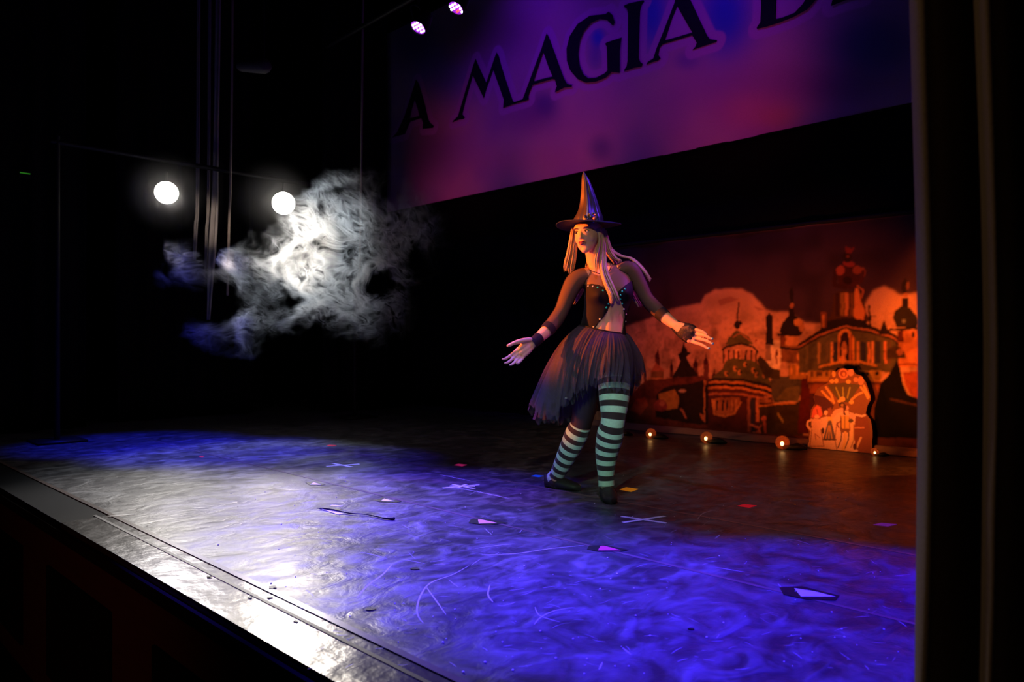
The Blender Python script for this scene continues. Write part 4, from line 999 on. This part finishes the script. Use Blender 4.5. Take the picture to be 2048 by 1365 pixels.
# her right hand: palm turned up to the viewer, thumb spread
def chain(base, tip, bend, dn):
    base, tip = Vector(base), Vector(tip); out = []
    for t, k in ((0, 0), (.38, .7), (.66, 1.0), (.86, .7), (1.0, 0)): out.append(base.lerp(tip, t) + Vector(dn) * bend * k)
    return out
wl = L(1064, 688, -.185)
for a_, b_, r in (((1060, 686, -.19), (1034, 703, -.235), .0185), ((1062, 690, -.19), (1039, 709, -.24), .0185), ((1064, 693, -.185), (1045, 713, -.235), .017), ((1058, 683, -.19), (1040, 697, -.235), .017)):
    body.tube([L(*a_), L(*[(p_ + q_) / 2 for p_, q_ in zip(a_, b_)]), L(*b_)], [r, r * 1.12, r * .85], 16)
body.tube([L(1060, 680, -.20), L(1046, 682, -.235), L(1031, 685.5, -.26), L(1016, 692, -.275)], [.015, .0145, .0115, .0085], 14)
FL = [((1033, 701, -.235), (1005, 719, -.33)), ((1037, 706.5, -.24), (1010, 727, -.34)), ((1041, 711.5, -.24), (1020, 730.5, -.335)), ((1047, 715, -.235), (1033, 727, -.32))]
for a_, b_ in FL: finger(body, chain(L(*a_), L(*b_), .008, (0, .3, -1)), .0078)
# her left hand: back of the hand to the viewer, fingers fanned to the right
for a_, b_, r in (((1353, 649, -.16), (1384, 658, -.20), .0165), ((1353, 652, -.16), (1388, 667, -.205), .0175), ((1353, 656, -.16), (1388, 677, -.205), .0175), ((1353, 659, -.155), (1379, 682, -.20), .016)):
    body.tube([L(*a_), L(*[(p_ + q_) / 2 for p_, q_ in zip(a_, b_)]), L(*b_)], [r, r * 1.12, r * .9], 16)
FR = [((1384, 658, -.20), (1413, 669, -.26)), ((1388, 667.5, -.205), (1422, 678, -.275)), ((1388, 676, -.205), (1423, 687.5, -.275)), ((1380, 683, -.20), (1415, 697, -.265))]
for a_, b_ in FR: finger(body, chain(L(*a_), L(*b_), .006, (0, -.2, 1)), .0092)
body.tube([L(1358, 655, -.13), L(1370, 668, -.12), L(1384, 680, -.14), L(1392, 686, -.17)], [.014, .014, .011, .0085], 12)
def remesh(g, name, m, parent, vox=.0035, it=3):
    o = g.make(name + '_src'); md = o.modifiers.new('r', 'REMESH'); md.mode = 'VOXEL'; md.voxel_size = vox; md.adaptivity = 0
    dg = bpy.context.evaluated_depsgraph_get(); me = bpy.data.meshes.new_from_object(o.evaluated_get(dg)); bpy.data.objects.remove(o)
    n = len(me.vertices); co = np.empty(n * 3, np.float32); me.vertices.foreach_get('co', co); co = co.reshape(-1, 3)
    ne = len(me.edges); ed = np.empty(ne * 2, np.int32); me.edges.foreach_get('vertices', ed); ed = ed.reshape(-1, 2)
    deg = np.bincount(ed.ravel(), minlength=n).astype(np.float32)[:, None]
    for k in range(it * 2):
        acc = np.zeros_like(co); 
        for c_ in range(3):
            acc[:, c_] = np.bincount(ed[:, 0], co[ed[:, 1], c_], n) + np.bincount(ed[:, 1], co[ed[:, 0], c_], n)
        lam = .5 if k % 2 == 0 else -.50
        co = co + lam * (acc / deg - co)
    me.vertices.foreach_set('co', co.ravel()); me.name = name; me.materials.clear(); me.materials.append(m)
    me.polygons.foreach_set('use_smooth', [True] * len(me.polygons)); me.update()
    r = bpy.data.objects.new(name, me); C.objects.link(r); r.parent = parent
    return r
bd = remesh(body, 'body', M['skin'], dancer)

# --- eyes, brows, lips
ey = None
for sx in (-1, 1):
    e = G().ell(H(.0285 * sx, .0735, .001), (.0135, .0095, .0072), HR, 16, 10).make('eye', M['eye_white'], dancer, True)
    G().ell(H(.0285 * sx - .003, .0815, .001), (.0058, .003, .0062), HR, 12, 8).make('iris', M['iris'], e, True)
    G().tube([H(.0135 * sx, .0800, .000), H(.021 * sx, .0850, .0075), H(.0285 * sx, .0855, .0088), (H(.037 * sx, .0815, .0072)), H(.045 * sx, .0735, .0035)], [.0012, .0022, .0026, .0024, .001], 6).make('eyelid', M['brow'], dancer, True)
    G().tube([H(.014 * sx, .0865, .0185), H(.024 * sx, .0885, .0225), H(.036 * sx, .084, .0235), H(.047 * sx, .0735, .018)], [.0018, .0026, .0024, .001], 6).make('eyebrow', M['brow'], dancer, True)
g = G(); g.tube([H(-.0205, .0845, -.0562), H(-.009, .0955, -.0520), H(0, .0965, -.0535), H(.009, .0955, -.0520), H(.0205, .0845, -.0562)], [.0014, .0048, .0042, .0048, .0014], 8)
g.tube([H(-.0175, .0850, -.0590), H(0, .0955, -.0630), H(.0175, .0850, -.0590)], [.0014, .0062, .0014], 8); g.make('lips', M['lips'], dancer, True)

# --- surface lookup on the front of the torso
SG = [(v_, th_) for v_ in np.linspace(0, 1, 150) for th_ in np.linspace(-PI, 0, 80)]
def front_at(px, py, inf=.006):
    best = None
    for v_, th_ in SG:
        p = torso_pt(v_, th_, inf); a, b_ = pix(p); d = (a - px) ** 2 + (b_ - py) ** 2 
        if best is None or d < best[0]: best = (d, p)
    return best[1]
# --- bodice and sheer yoke cut from the torso skin
BL_ = [(1150, 585), (1160, 568), (1173, 570), (1185, 568.5), (1198, 571), (1210, 578), (1219, 589), (1222, 600), (1220, 613), (1214, 624), (1206, 636), (1198, 645), (1188, 659), (1150, 654)]
BR_ = [(1300, 566), (1262, 563), (1255, 569), (1246, 576), (1237, 584), (1238, 594), (1243, 606), (1248, 621), (1250, 636), (1247, 652), (1244, 670), (1300, 670)]
def region(inf, keep, n1=230, n2=300, v0=.22, v1=.90):
    g = G(); rows = [[torso_pt(v0 + (v1 - v0) * i / n1, -2 * PI * k / n2, inf) for k in range(n2)] for i in range(n1 + 1)]
    P_ = np.array([[tuple(p) for p in r] for r in rows]); t = PT + P_[..., 1]
    px = 1024 + (P_[..., 0] + PX0) / t * FPX; py = HZ - (P_[..., 2] - CH) / t * FPX
    th = np.arange(n2) * 2 * PI / n2
    front = (np.sin(-th) < .12)[None, :] & np.ones_like(px, bool)
    K = keep(px, py, front); fs = []; vs = [p for r in rows for p in r]
    for i in range(n1):
        for k in range(n2):
            if K[i, k]: fs.append((i * n2 + k, i * n2 + (k + 1) % n2, (i + 1) * n2 + (k + 1) % n2, (i + 1) * n2 + k))
    used = sorted({a for f in fs for a in f}); mp = {a: j for j, a in enumerate(used)}
    g.add([vs[a] for a in used], [tuple(mp[a] for a in f) for f in fs]); return g
def kb(px, py, fr):
    f = in_poly(px, py, BL_) | in_poly(px, py, BR_)
    return np.where(fr, f, (py > 560) & (py < 672))
bo = region(.0045, kb).make('bodice', M['bodice'], dancer, True); s_ = bo.modifiers.new('s', 'SOLIDIFY'); s_.thickness = .003
def ky(px, py, fr):
    neck = ((px - 1200) / 24) ** 2 + ((py - 526) / 25) ** 2 < 1
    return (py < 600) & ~neck & ~(in_poly(px, py, BL_) | in_poly(px, py, BR_))
M['yoke'] = sheer('sheer_yoke', (.022, .015, .02), .52)
region(.0032, ky, v0=.50, v1=.998).make('sheer_yoke', M['yoke'], dancer, True)
# neckline binding
G().tube([front_at(x, y, .006) for x, y in ((1171, 536), (1180, 541), (1190, 545), (1200, 548), (1211, 548), (1219, 542), (1222, 534), (1220, 528))], .0022, 8).make('neckline_trim', M['bodice'], dancer, True)
for P_, Q_, nm, br in ((ARM_L, RAD_L, 'sleeve', 1), (ARM_R, RAD_R, 'sleeve', 1)):
    pa, ra = catmull(P_, Q_, 6)
    n_end = 31
    G().tube(pa[0:n_end], [r + .0035 for r in ra[0:n_end]], 28, caps=False, res=1).make('sleeve', M['sheer'], dancer, True)
    G().tube(pa[n_end - 3:n_end + 1], [r + .0048 for r in ra[n_end - 3:n_end + 1]], 28, caps=False, res=2).make('sleeve_cuff', M['cuff'], dancer, True)
pa, ra = catmull(ARM_L, RAD_L, 6)
G().tube([pa[12] + Vector((0, 0, .0))] + [pa[13]], [ra[12] + .0042, ra[13] + .0038], 28, caps=False, res=2)
# gems
for (x, y), c in zip([(1177, 573), (1186, 572.7), (1195.5, 576), (1205.5, 581.5), (1214.5, 587), (1218, 598), (1216, 607.5), (1213, 616), (1199, 639), (1186.5, 653.5),
                      (1250.5, 578.7), (1245.3, 583.8), (1241.3, 589.7), (1241.3, 599), (1244.6, 607), (1248, 618.5), (1251.4, 629.4), (1251.4, 642.5)],
                     'pptttttt' + 'pp' + 'tttttppp'):
    p = front_at(x, y, .0075); G().ell(p, (.0058, .003, .0058), None, 8, 6).make('gem', M['gem_teal' if c == 't' else 'gem_pale'], dancer)
# wristband and lace glove
G().tube([L(1078, 676, -.15), L(1071, 682.5, -.17), L(1063, 689, -.186)], [.0335, .0315, .0315], 26, caps=False).make('wristband', M['bodice'], dancer, True)
def lace_mat():
    m = mat('black_lace', (.012, .008, .014), .7, var=.3); nt = m.node_tree; b = nt.nodes['Principled BSDF']
    tc = nt.nodes.new('ShaderNodeTexCoord'); v = nt.nodes.new('ShaderNodeTexNoise'); v.inputs['Scale'].default_value = 42; v.inputs['Detail'].default_value = 3
    r = nt.nodes.new('ShaderNodeMapRange'); r.inputs[1].default_value = .46; r.inputs[2].default_value = .62; r.inputs[3].default_value = .97; r.inputs[4].default_value = .5
    nt.links.new(tc.outputs['Object'], v.inputs['Vector']); nt.links.new(v.outputs[0], r.inputs[0]); nt.links.new(r.outputs[0], b.inputs['Alpha']); return m
M['lace'] = lace_mat()
gv = G()
gv.tube([L(1350, 649.5, -.145), L(1356, 655, -.155), L(1366, 661, -.17), L(1376, 666, -.19), L(1383, 670, -.198), L(1389, 673, -.203)], [.031, .037, .047, .053, .052, .030], 30, flat=(.50, (.25, 1, .1)), caps=False)
gv.make('lace_glove', M['lace'], dancer, True)
for (a_, b_) in FR[1:]:
    p = L(*b_); d = (L(*b_) - L(*a_)).normalized()
    G().ell(p + d * .006 + Vector((0, -.004, .002)), (.0085, .0055, .0065), None, 10, 8).make('nail', M['nail'], dancer, True)

# --- stockings: striped skin over the legs
def stripe_mat():
    m, nt, b = principled('striped_stocking'); N = nt.nodes.new; K = nt.links.new
    uv = N('ShaderNodeUVMap'); uv.uv_map = 'UVMap'; sp = N('ShaderNodeSeparateXYZ'); K(uv.outputs[0], sp.inputs[0])
    mm = N('ShaderNodeMath'); mm.operation = 'MULTIPLY'; mm.inputs[1].default_value = 2 * PI / .0625; K(sp.outputs[0], mm.inputs[0])
    sn = N('ShaderNodeMath'); sn.operation = 'SINE'; K(mm.outputs[0], sn.inputs[0])
    r = N('ShaderNodeMapRange'); r.inputs[1].default_value = -.10; r.inputs[2].default_value = .10; K(sn.outputs[0], r.inputs[0])
    tc = N('ShaderNodeTexCoord'); nz = N('ShaderNodeTexNoise'); nz.inputs['Scale'].default_value = 90; K(tc.outputs['Object'], nz.inputs['Vector'])
    mx = N('ShaderNodeMix'); mx.data_type = 'RGBA'; mx.inputs[6].default_value = (.035, .012, .012, 1); mx.inputs[7].default_value = (.58, .80, .58, 1)
    K(r.outputs[0], mx.inputs[0]); m2 = N('ShaderNodeMix'); m2.data_type = 'RGBA'; m2.blend_type = 'MULTIPLY'; m2.inputs[0].default_value = .3
    K(mx.outputs[2], m2.inputs[6]); K(nz.outputs[0], m2.inputs[7]); K(m2.outputs[2], b.inputs['Base Color']); b.inputs['Roughness'].default_value = .8
    b.inputs['Sheen Weight'].default_value = .15; return m
M['stripe'] = stripe_mat()
G().tube(LEG_R, [r + .004 for r in RLR], 40, caps=False, up=(0, 1, .3)).make('stocking', M['stripe'], dancer, True, True)
pl, rl = catmull(LEG_L, RLL, 6)
G().tube(pl[19:], [r + .004 for r in rl[19:]], 40, caps=False, up=(0, 1, .3), s0=.02, res=1).make('stocking', M['stripe'], dancer, True, True)
M['shaded_thigh'] = mat('shaded_thigh', (.03, .012, .012), .6)  # dark colour stands in for the skirt's shade on the left thigh
G().tube(pl[:20], [r + .003 for r in rl[:20]], 40, caps=False, up=(0, 1, .3), res=1).make('shaded_thigh', M['shaded_thigh'], dancer, True)['label'] = 'upper stocking painted dark for the shade under the skirt'
G().tube([FOOT_R[0] + Vector((0, 0, .01)), FOOT_R[1], FOOT_R[2] - Vector((0, 0, .006))], [.044, .040, .018], 24, up=(1, 0, 0), s0=.01).make('stocking_foot', M['stripe'], dancer, True, True)
G().tube([FOOT_L[0] + Vector((0, 0, .01)), FOOT_L[1], FOOT_L[2] - Vector((0, 0, .006))], [.041, .038, .016], 24, up=(0, 0, 1), s0=.01).make('stocking_foot', M['stripe'], dancer, True, True)
# shoes: low slippers, open over the instep
def shoe(heel, toe, w_):
    heel, toe = Vector(heel), Vector(toe); d = toe - heel; Ln = d.length; d.normalize(); n = Vector((-d.y, d.x, 0)); n.normalize()
    rows = []; K_ = 22
    for i in range(15):
        t = i / 14; c = heel + d * Ln * t; wd = w_ * (.70 + .42 * math.sin(PI * min(1, t * .9 + .1)) ** .8) * (math.sqrt(max(0, 1 - ((t - .86) / .14) ** 2)) * .98 + .02 if t > .86 else (math.sqrt(max(0, 1 - ((.10 - t) / .10) ** 2)) * .9 + .1 if t < .10 else 1))
        h = .072 - .020 * t if t < .5 else .062 - (t - .5) * .055
        h *= (.75 + .25 * math.sqrt(max(0, 1 - ((t - .8) / .2) ** 2))) if t > .8 else 1
        rows.append([c + n * wd * math.cos(a) + Vector((0, 0, max(.0, h * .5 + h * .62 * math.sin(a)) + .001)) for a in [2 * PI * k / K_ for k in range(K_)]])
    g = G().grid(rows, True); g.add(rows[0], [tuple(range(K_))[::-1]]); g.add(rows[-1], [tuple(range(K_))])
    o = g.make('shoe', M['shoe'], dancer, True); o.modifiers.new('b', 'SUBSURF').levels = 1; return o
def gz(v, z=0.0): return Vector((v.x, v.y, z))
shoe(gz(L(1211, 980, .04)), gz(L(1223, 1000, -.215)), .043)
shoe(gz(L(1089, 967, .335)), gz(L(1162, 976, .180)), .043)

# --- tulle skirt: three layers on a waistband, long at the back and on the left
WB = [(1158, 652, 0.0), (1170, 654, -.075), (1190, 659, -.105), (1215, 664, -.11), (1235, 667, -.085), (1250, 667, -.01), (1243, 660, .07), (1215, 655, .105), (1180, 651, .085)]
def closed(pts, n):
    P_ = [L(*p) for p in pts]; m_ = len(P_); out = []
    for i in range(n):
        x = i / n * m_; k = int(x); t = x - k; p0, p1, p2, p3 = (P_[(k + j - 1) % m_] for j in range(4))
        out.append(.5 * ((2 * p1) + (p2 - p0) * t + (2 * p0 - 5 * p1 + 4 * p2 - p3) * t * t + (3 * p1 - p0 - 3 * p2 + p3) * t ** 3))
    return out
HEM = {0: [(1076, 822, .02), (1128, 800, -.16), (1160, 782, -.20), (1196, 757, -.23), (1240, 762, -.21), (1274, 768, -.02), (1262, 785, .16), (1180, 812, .24), (1106, 842, .16)],
       1: [(1064, 815, .03), (1110, 838, -.11), (1150, 788, -.18), (1200, 772, -.19), (1246, 782, -.17), (1281, 742, -.01), (1272, 770, .14), (1190, 800, .22), (1090, 846, .18)],
       2: [(1084, 838, .05), (1134, 808, -.12), (1166, 792, -.13), (1204, 748, -.17), (1240, 752, -.15), (1262, 788, .0), (1252, 800, .12), (1190, 826, .20), (1120, 846, .13)]}
MID = [(1112, 712, 0.0), (1134, 718, -.15), (1165, 714, -.20), (1205, 708, -.215), (1245, 708, -.19), (1272, 705, -.02), (1262, 708, .15), (1205, 712, .20), (1138, 712, .15)]
for k_, (hem, infl) in enumerate(((HEM[0], 0), (HEM[1], .012), (HEM[2], -.012))):
    n = 420; A_, B_, C__ = closed(WB, n), closed(MID, n), closed(hem, n); rr = random.Random(50 + k_)
    ph = [rr.uniform(0, 6.28) for _ in range(5)]; rows = []
    jag = [.012 * math.sin(i * 2 * PI / n * 37 + ph[0]) + .009 * math.sin(i * 2 * PI / n * 61 + ph[1]) + rr.uniform(-.003, .003) for i in range(n)]
    ctr = L(1203, 700, .01)
    for i in range(40):
        t = i / 39; row = []
        for j in range(n):
            a, b_, c_ = A_[j], B_[j], C__[j]
            q0 = (1 - t) ** 2; q1 = 2 * t * (1 - t); q2 = t * t
            mid = b_ * 2 - (a + c_) / 2
            p = a * q0 + mid * q1 + c_ * q2
            an = 2 * PI * j / n
            o = (p - ctr); o.z = 0; o.normalize()
            f = (.014 * math.sin(an * 13 + 1.3 * math.sin(an * 3 + ph[0]) + ph[2] + t * 1.2) + .008 * math.sin(an * 27 + 1.6 * math.sin(an * 5) + ph[3] - t * 2) + .003 * math.sin(an * 59 + ph[4])) * min(1, .15 + t * 1.3)
            row.append(p + o * (f + infl * min(1, t * 3)) + Vector((0, 0, jag[j] * t * t)))
        rows.append(row)
    G().grid(rows, True).make('tulle_layer', M['tulle'] if k_ < 2 else M['tulle_dark'], dancer, True)
pb = closed(WB, 80); G().grid([[p + Vector((0, 0, .007)) for p in pb], [p * 1.0 + (p - L(1203, 660, 0)).normalized() * .004 for p in pb], [p - Vector((0, 0, .010)) for p in pb]], True).make('waistband', M['bodice'], dancer, True)
G().ell(L(1132, 797, -.15), (.008, .005, .006), None, 8, 6).make('gem', M['gem_pale'], dancer)

# --- hat
hc = L(1177, 449, -.01)
tilt = Matrix.Rotation(math.radians(-2.0), 3, 'Y')
def ringp(c, r, z, n=48, sq=1.0): return [c + tilt @ Vector((r * math.cos(a), r * sq * math.sin(a), z)) for a in [2 * PI * i / n for i in range(n)]]
rows = []
for r, z in ((.076, -.030), (.079, -.012), (.084, -.002), (.120, .0), (.160, .001), (.186, .0), (.190, .0035), (.186, .006), (.150, .008), (.084, .008), (.080, .014)):
    row = ringp(hc, r, z, 64)
    for i, p in enumerate(row):
        a = 2 * PI * i / 64; k = max(0, (r - .09) / .1); p.z += k * (.010 * math.sin(a * 2 + .6) - .006 * math.cos(a)) - k * k * .010
    rows.append(row)
hb = G().grid(rows, True).make('hat_brim', M['brim'], dancer, True)
prof = [(446, 1175.5, 30), (437, 1176, 28), (428, 1176.5, 24.5), (417, 1176.8, 20.5), (404, 1176.3, 17.2), (390, 1174.8, 14.2), (376, 1173.2, 11.2), (362, 1171, 8), (352, 1168.7, 4.6), (346, 1167.5, 2.0), (342.5, 1166.8, .6)]
pc, pr = catmull([L(x, y, -.01) for y, x, r in prof], [r / PXM for y, x, r in prof], 6)
rows = []
for i, (c, r) in enumerate(zip(pc, pr)):
    t = i / len(pc); row = []
    for k in range(72):
        a = 2 * PI * k / 72
        cr = 1 + .08 * math.sin(3 * a + 1.0 + t * 2.0) * math.sin(PI * min(1, t * 1.4 + .1)) + .05 * math.sin(7 * a + t * 4) * (1 - .6 * t) + .02 * math.sin(13 * a - t * 3)
        row.append(c + Vector((math.cos(a), math.sin(a), 0)) * r * cr)
    rows.append(row)
rows.append([pc[-1] + Vector((0, 0, .003))] * 72)
G().grid(rows, True).make('hat_crown', M['hat'], dancer, True)
M['bead_blue'] = mat('blue_metal_bead', (.15, .25, .9), .12, .9); M['bead_gold'] = mat('gold_metal_bead', (.9, .55, .2), .12, .9); M['bead_rose'] = mat('rose_bead', (.7, .2, .3), .2, .6)
for x, y, r, c in ((1171, 434, 3.2, 'blue'), (1175, 438, 3, 'blue'), (1178, 429.5, 2.6, 'gold'), (1182, 433, 3.6, 'blue'), (1186, 427, 3, 'blue'), (1189, 437, 4.2, 'rose'), (1190, 430, 2.8, 'rose'), (1181, 441, 3, 'blue'), (1187, 443, 2.8, 'blue'), (1194, 440, 3, 'blue'), (1195, 434, 2.4, 'blue')):
    bsz = r / PXM; G().ell(L(x, y, -.10), (bsz, bsz, bsz), None, 14, 10).make('hat_bead', M['bead_' + c], dancer, True)

# --- hair: many strands per lock, plus a cap
hairg = G(); rh = random.Random(4)
def lock(path, n, spread, r0=.0035, sprd_b=None):
    for k in range(n):
        ox, oy, ob = rh.gauss(0, spread), rh.gauss(0, spread * .4), rh.gauss(0, (sprd_b or .012))
        m_ = len(path); P_ = []
        for i, (x, y, b_) in enumerate(path):
            s_ = .55 + .45 * i / (m_ - 1) if i < m_ - 1 else .7
            P_.append(L(x + ox * s_ + rh.gauss(0, .35), y + (oy if i else 0) + (rh.uniform(-5, 2) if i == m_ - 1 else 0), b_ + ob * s_))
        hairg.tube(P_, [r0, r0 * 1.15] + [r0] * (m_ - 3) + [r0 * .25], 6, caps=False, res=4)
# cap
hairg.ell(HEADC + HR @ Vector((0, -.022, .012)), (.079, .086, .062), HR, 30, 20)
lock([(1146, 455, .06), (1142, 478, .06), (1137, 505, .07), (1132, 528, .08), (1131, 542, .09)], 34, 1.6)
lock([(1154, 458, .05), (1150, 485, .06), (1147, 515, .07), (1143, 535, .08), (1142, 545, .09)], 40, 3.5)
lock([(1196, 458, -.07), (1199, 480, -.07), (1195, 502, -.075), (1191, 522, -.08), (1192, 545, -.085)], 22, 1.8)
lock([(1200, 457, -.055), (1205, 485, -.05), (1203, 515, -.07), (1204, 540, -.095), (1212, 568, -.12), (1222, 590, -.135), (1222, 606, -.13)], 44, 2.3)
lock([(1202, 457, -.05), (1209, 490, -.045), (1210, 520, -.06), (1213, 545, -.09), (1224, 570, -.12), (1233, 590, -.13), (1238, 602, -.125)], 34, 2.0)
lock([(1205, 457, -.02), (1213, 480, .0), (1218, 500, .01), (1228, 515, .01), (1240, 524, .0)], 50, 2.8)
lock([(1210, 460, .02), (1216, 485, .03), (1222, 500, .04), (1240, 512, .03), (1262, 518, .02), (1282, 536, .01), (1300, 562, .0)], 40, 1.7, .0028)
lock([(1205, 460, .06), (1212, 500, .08), (1236, 530, .10), (1258, 565, .12), (1268, 590, .11), (1280, 612, .10)], 60, 4.5)
lock([(1185, 470, .09), (1180, 520, .12), (1170, 560, .13), (1155, 590, .12), (1146, 606, .10)], 50, 5)
lock([(1180, 470, .08), (1190, 520, .12), (1205, 560, .14), (1210, 590, .14), (1212, 620, .12)], 50, 10)
hairg.make('hair', M['hair'], dancer, True)

# ================================================================ SMOKE
def smoke_block():
    T0 = 6.95
    lobes = [  # centre px, radius px, strength
        (660, 455, 92, 92, .85), (725, 430, 105, 80, .70), (705, 540, 125, 115, .75), (615, 545, 75, 80, .55), (800, 470, 80, 90, .42), (855, 445, 55, 70, .26),
        (575, 480, 55, 50, .40), (480, 535, 115, 58, .52), (395, 535, 80, 50, .42), (465, 635, 95, 80, .52), (730, 610, 110, 80, .60), (775, 555, 60, 55, .45), (590, 600, 110, 75, .42), (690, 375, 70, 45, .45)]
    c0 = at_depth(640, 520, T0)
    k = T0 / FPX
    # bounds in a frame aligned with the stage: built as a rounded block standing in the air
    hx, hy, hz = 345 * k, .26, 215 * k
    g = G().ell((0, 0, 0), (hx, hy, hz), None, 40, 24)
    g.v = [Vector((math.copysign(abs(v.x / hx) ** .7, v.x) * hx, v.y, math.copysign(abs(v.z / hz) ** .7, v.z) * hz)) for v in g.v]
    m = bpy.data.materials.new('rolling_smoke'); m.use_nodes = True; nt = m.node_tree; nt.nodes.clear(); N = nt.nodes.new; K = nt.links.new
    out = N('ShaderNodeOutputMaterial'); vs = N('ShaderNodeVolumeScatter'); vs.inputs['Anisotropy'].default_value = .25
    vs.inputs['Color'].default_value = (.93, .96, 1.0, 1)
    tc = N('ShaderNodeTexCoord')
    def math_(op, a, b=None, c=None):
        n = N('ShaderNodeMath'); n.operation = op
        for i, x in enumerate((a, b, c)):
            if x is None: continue
            if isinstance(x, (int, float)): n.inputs[i].default_value = x
            else: K(x, n.inputs[i])
        return n.outputs[0]
    def vm(op, a, b=None, s=None):
        n = N('ShaderNodeVectorMath'); n.operation = op; K(a, n.inputs[0])
        if b is not None:
            if isinstance(b, tuple): n.inputs[1].default_value = b
            else: K(b, n.inputs[1])
        if s is not None: n.inputs[3].default_value = s
        return n.outputs['Value'] if op == 'LENGTH' else n.outputs[0]
    P = vm('MULTIPLY', tc.outputs['Object'], (1, .16, 1))
    wn = N('ShaderNodeTexNoise'); wn.inputs['Scale'].default_value = 1.9; wn.inputs['Detail'].default_value = 3; K(P, wn.inputs['Vector'])
    w1 = vm('SCALE', vm('SUBTRACT', wn.outputs['Color'], (.5, .5, .5)), s=.50); PW = vm('ADD', P, w1)
    acc = None
    for cx, cy, rx, rz, st in lobes:
        lc = ((cx - 640) * k, 0, (520 - cy) * k)
        d = vm('LENGTH', vm('MULTIPLY', vm('SUBTRACT', PW, lc), (1 / (rx * k), 1 / .032, 1 / (rz * k))))
        f = math_('MULTIPLY', math_('MAXIMUM', math_('SUBTRACT', 1.12, d), 0.0), st)
        acc = f if acc is None else math_('MAXIMUM', acc, f) if False else math_('ADD', acc, math_('MULTIPLY', f, .8))
    # curling filaments
    n1 = N('ShaderNodeTexNoise'); n1.inputs['Scale'].default_value = 13; n1.inputs['Detail'].default_value = 4; n1.inputs['Roughness'].default_value = .55; n1.inputs['Distortion'].default_value = 1.3; K(PW, n1.inputs['Vector'])
    ridge = math_('SUBTRACT', 1.0, math_('ABSOLUTE', math_('MULTIPLY', math_('SUBTRACT', n1.outputs[0], .5), 8.0)))
    ridge = math_('POWER', math_('MAXIMUM', ridge, 0.0), 1.6)
    n2 = N('ShaderNodeTexNoise'); n2.inputs['Scale'].default_value = 2.6; n2.inputs['Detail'].default_value = 4; K(PW, n2.inputs['Vector'])
    patch = N('ShaderNodeMapRange'); patch.inputs[1].default_value = .36; patch.inputs[2].default_value = .62; K(n2.outputs[0], patch.inputs[0])
    body_ = math_('ADD', math_('MULTIPLY', ridge, 3.2), .16)
    den = math_('MULTIPLY', math_('MULTIPLY', math_('POWER', acc, 1.3), body_), math_('ADD', math_('MULTIPLY', patch.outputs[0], .70), .42))
    K(math_('MULTIPLY', den, 4.6), vs.inputs['Density'])
    K(vs.outputs[0], out.inputs['Volume'])
    m.cycles.volume_step_rate = .16
    o = g.make('smoke_cloud', m); o.location = c0; o.rotation_euler = (0, 0, YAW)
    tag(o, 'curling cloud of pale stage smoke drifting beside the right round lamp', 'smoke', kind='stuff')
smoke_block()

# thin haze added to give the two lamps a halo
def lamp_haze(c, r, lab, dens):
    m = bpy.data.materials.new('thin_haze'); m.use_nodes = True; nt = m.node_tree; nt.nodes.clear(); N = nt.nodes.new
    out = N('ShaderNodeOutputMaterial'); vs = N('ShaderNodeVolumeScatter'); tc = N('ShaderNodeTexCoord'); ln = N('ShaderNodeVectorMath'); ln.operation = 'LENGTH'
    nt.links.new(tc.outputs['Object'], ln.inputs[0]); mr = N('ShaderNodeMapRange'); mr.inputs[1].default_value = r; mr.inputs[2].default_value = .05; mr.inputs[3].default_value = 0; mr.inputs[4].default_value = dens
    nt.links.new(ln.outputs['Value'], mr.inputs[0]); nt.links.new(mr.outputs[0], vs.inputs['Density']); nt.links.new(vs.outputs[0], out.inputs['Volume']); m.cycles.volume_step_rate = .6
    o = G().ell((0, 0, 0), (r, r, r), None, 32, 20).make('halo_haze', m); o.location = c
    tag(o, lab, 'haze', kind='stuff')
lamp_haze(LAMP_A, .42, 'thin haze added for the glow around the left round lamp', .36)
lamp_haze(LAMP_B + Vector((0, -.12, .03)), .46, 'thin haze added for the glow around the right round lamp', .40)

# tiny green pilot light and an unlit lantern, both barely visible in the dark
g = G(); p = on_x(50, 347, -8.80); g.box((p.x - .06, p.y - .05, p.z - .05), (p.x, p.y + .05, p.z + .02))
pl_ = g.make('pilot_light', M['black_metal']); G().box((p.x, p.y - .045, p.z - .004), (p.x + .004, p.y + .045, p.z + .006)).make('lit_strip', mat('green_glow', (.05, .6, .05), .5, emit=(.10, .8, .04), estr=.14), pl_)
tag(pl_, 'tiny green pilot light alone in the dark far left', 'indicator')
c = at_depth(528, 132, 7.4); root = empty('unlit_lantern', c)
g = G(); g.tube([Vector((0, 0, 0)), R * -.22], [.075, .055], 20); g.make('housing', mat('grey_housing', (.04, .036, .04), .7), root, True)
G().tube([Vector((0, 0, .06)), Vector((0, 0, 5.9 - c.z))], .008, 8).make('hanging_rod', M['black_metal'], root)
tag(root, 'dim grey unlit lantern hanging in the dark above the smoke', 'stage lamp')
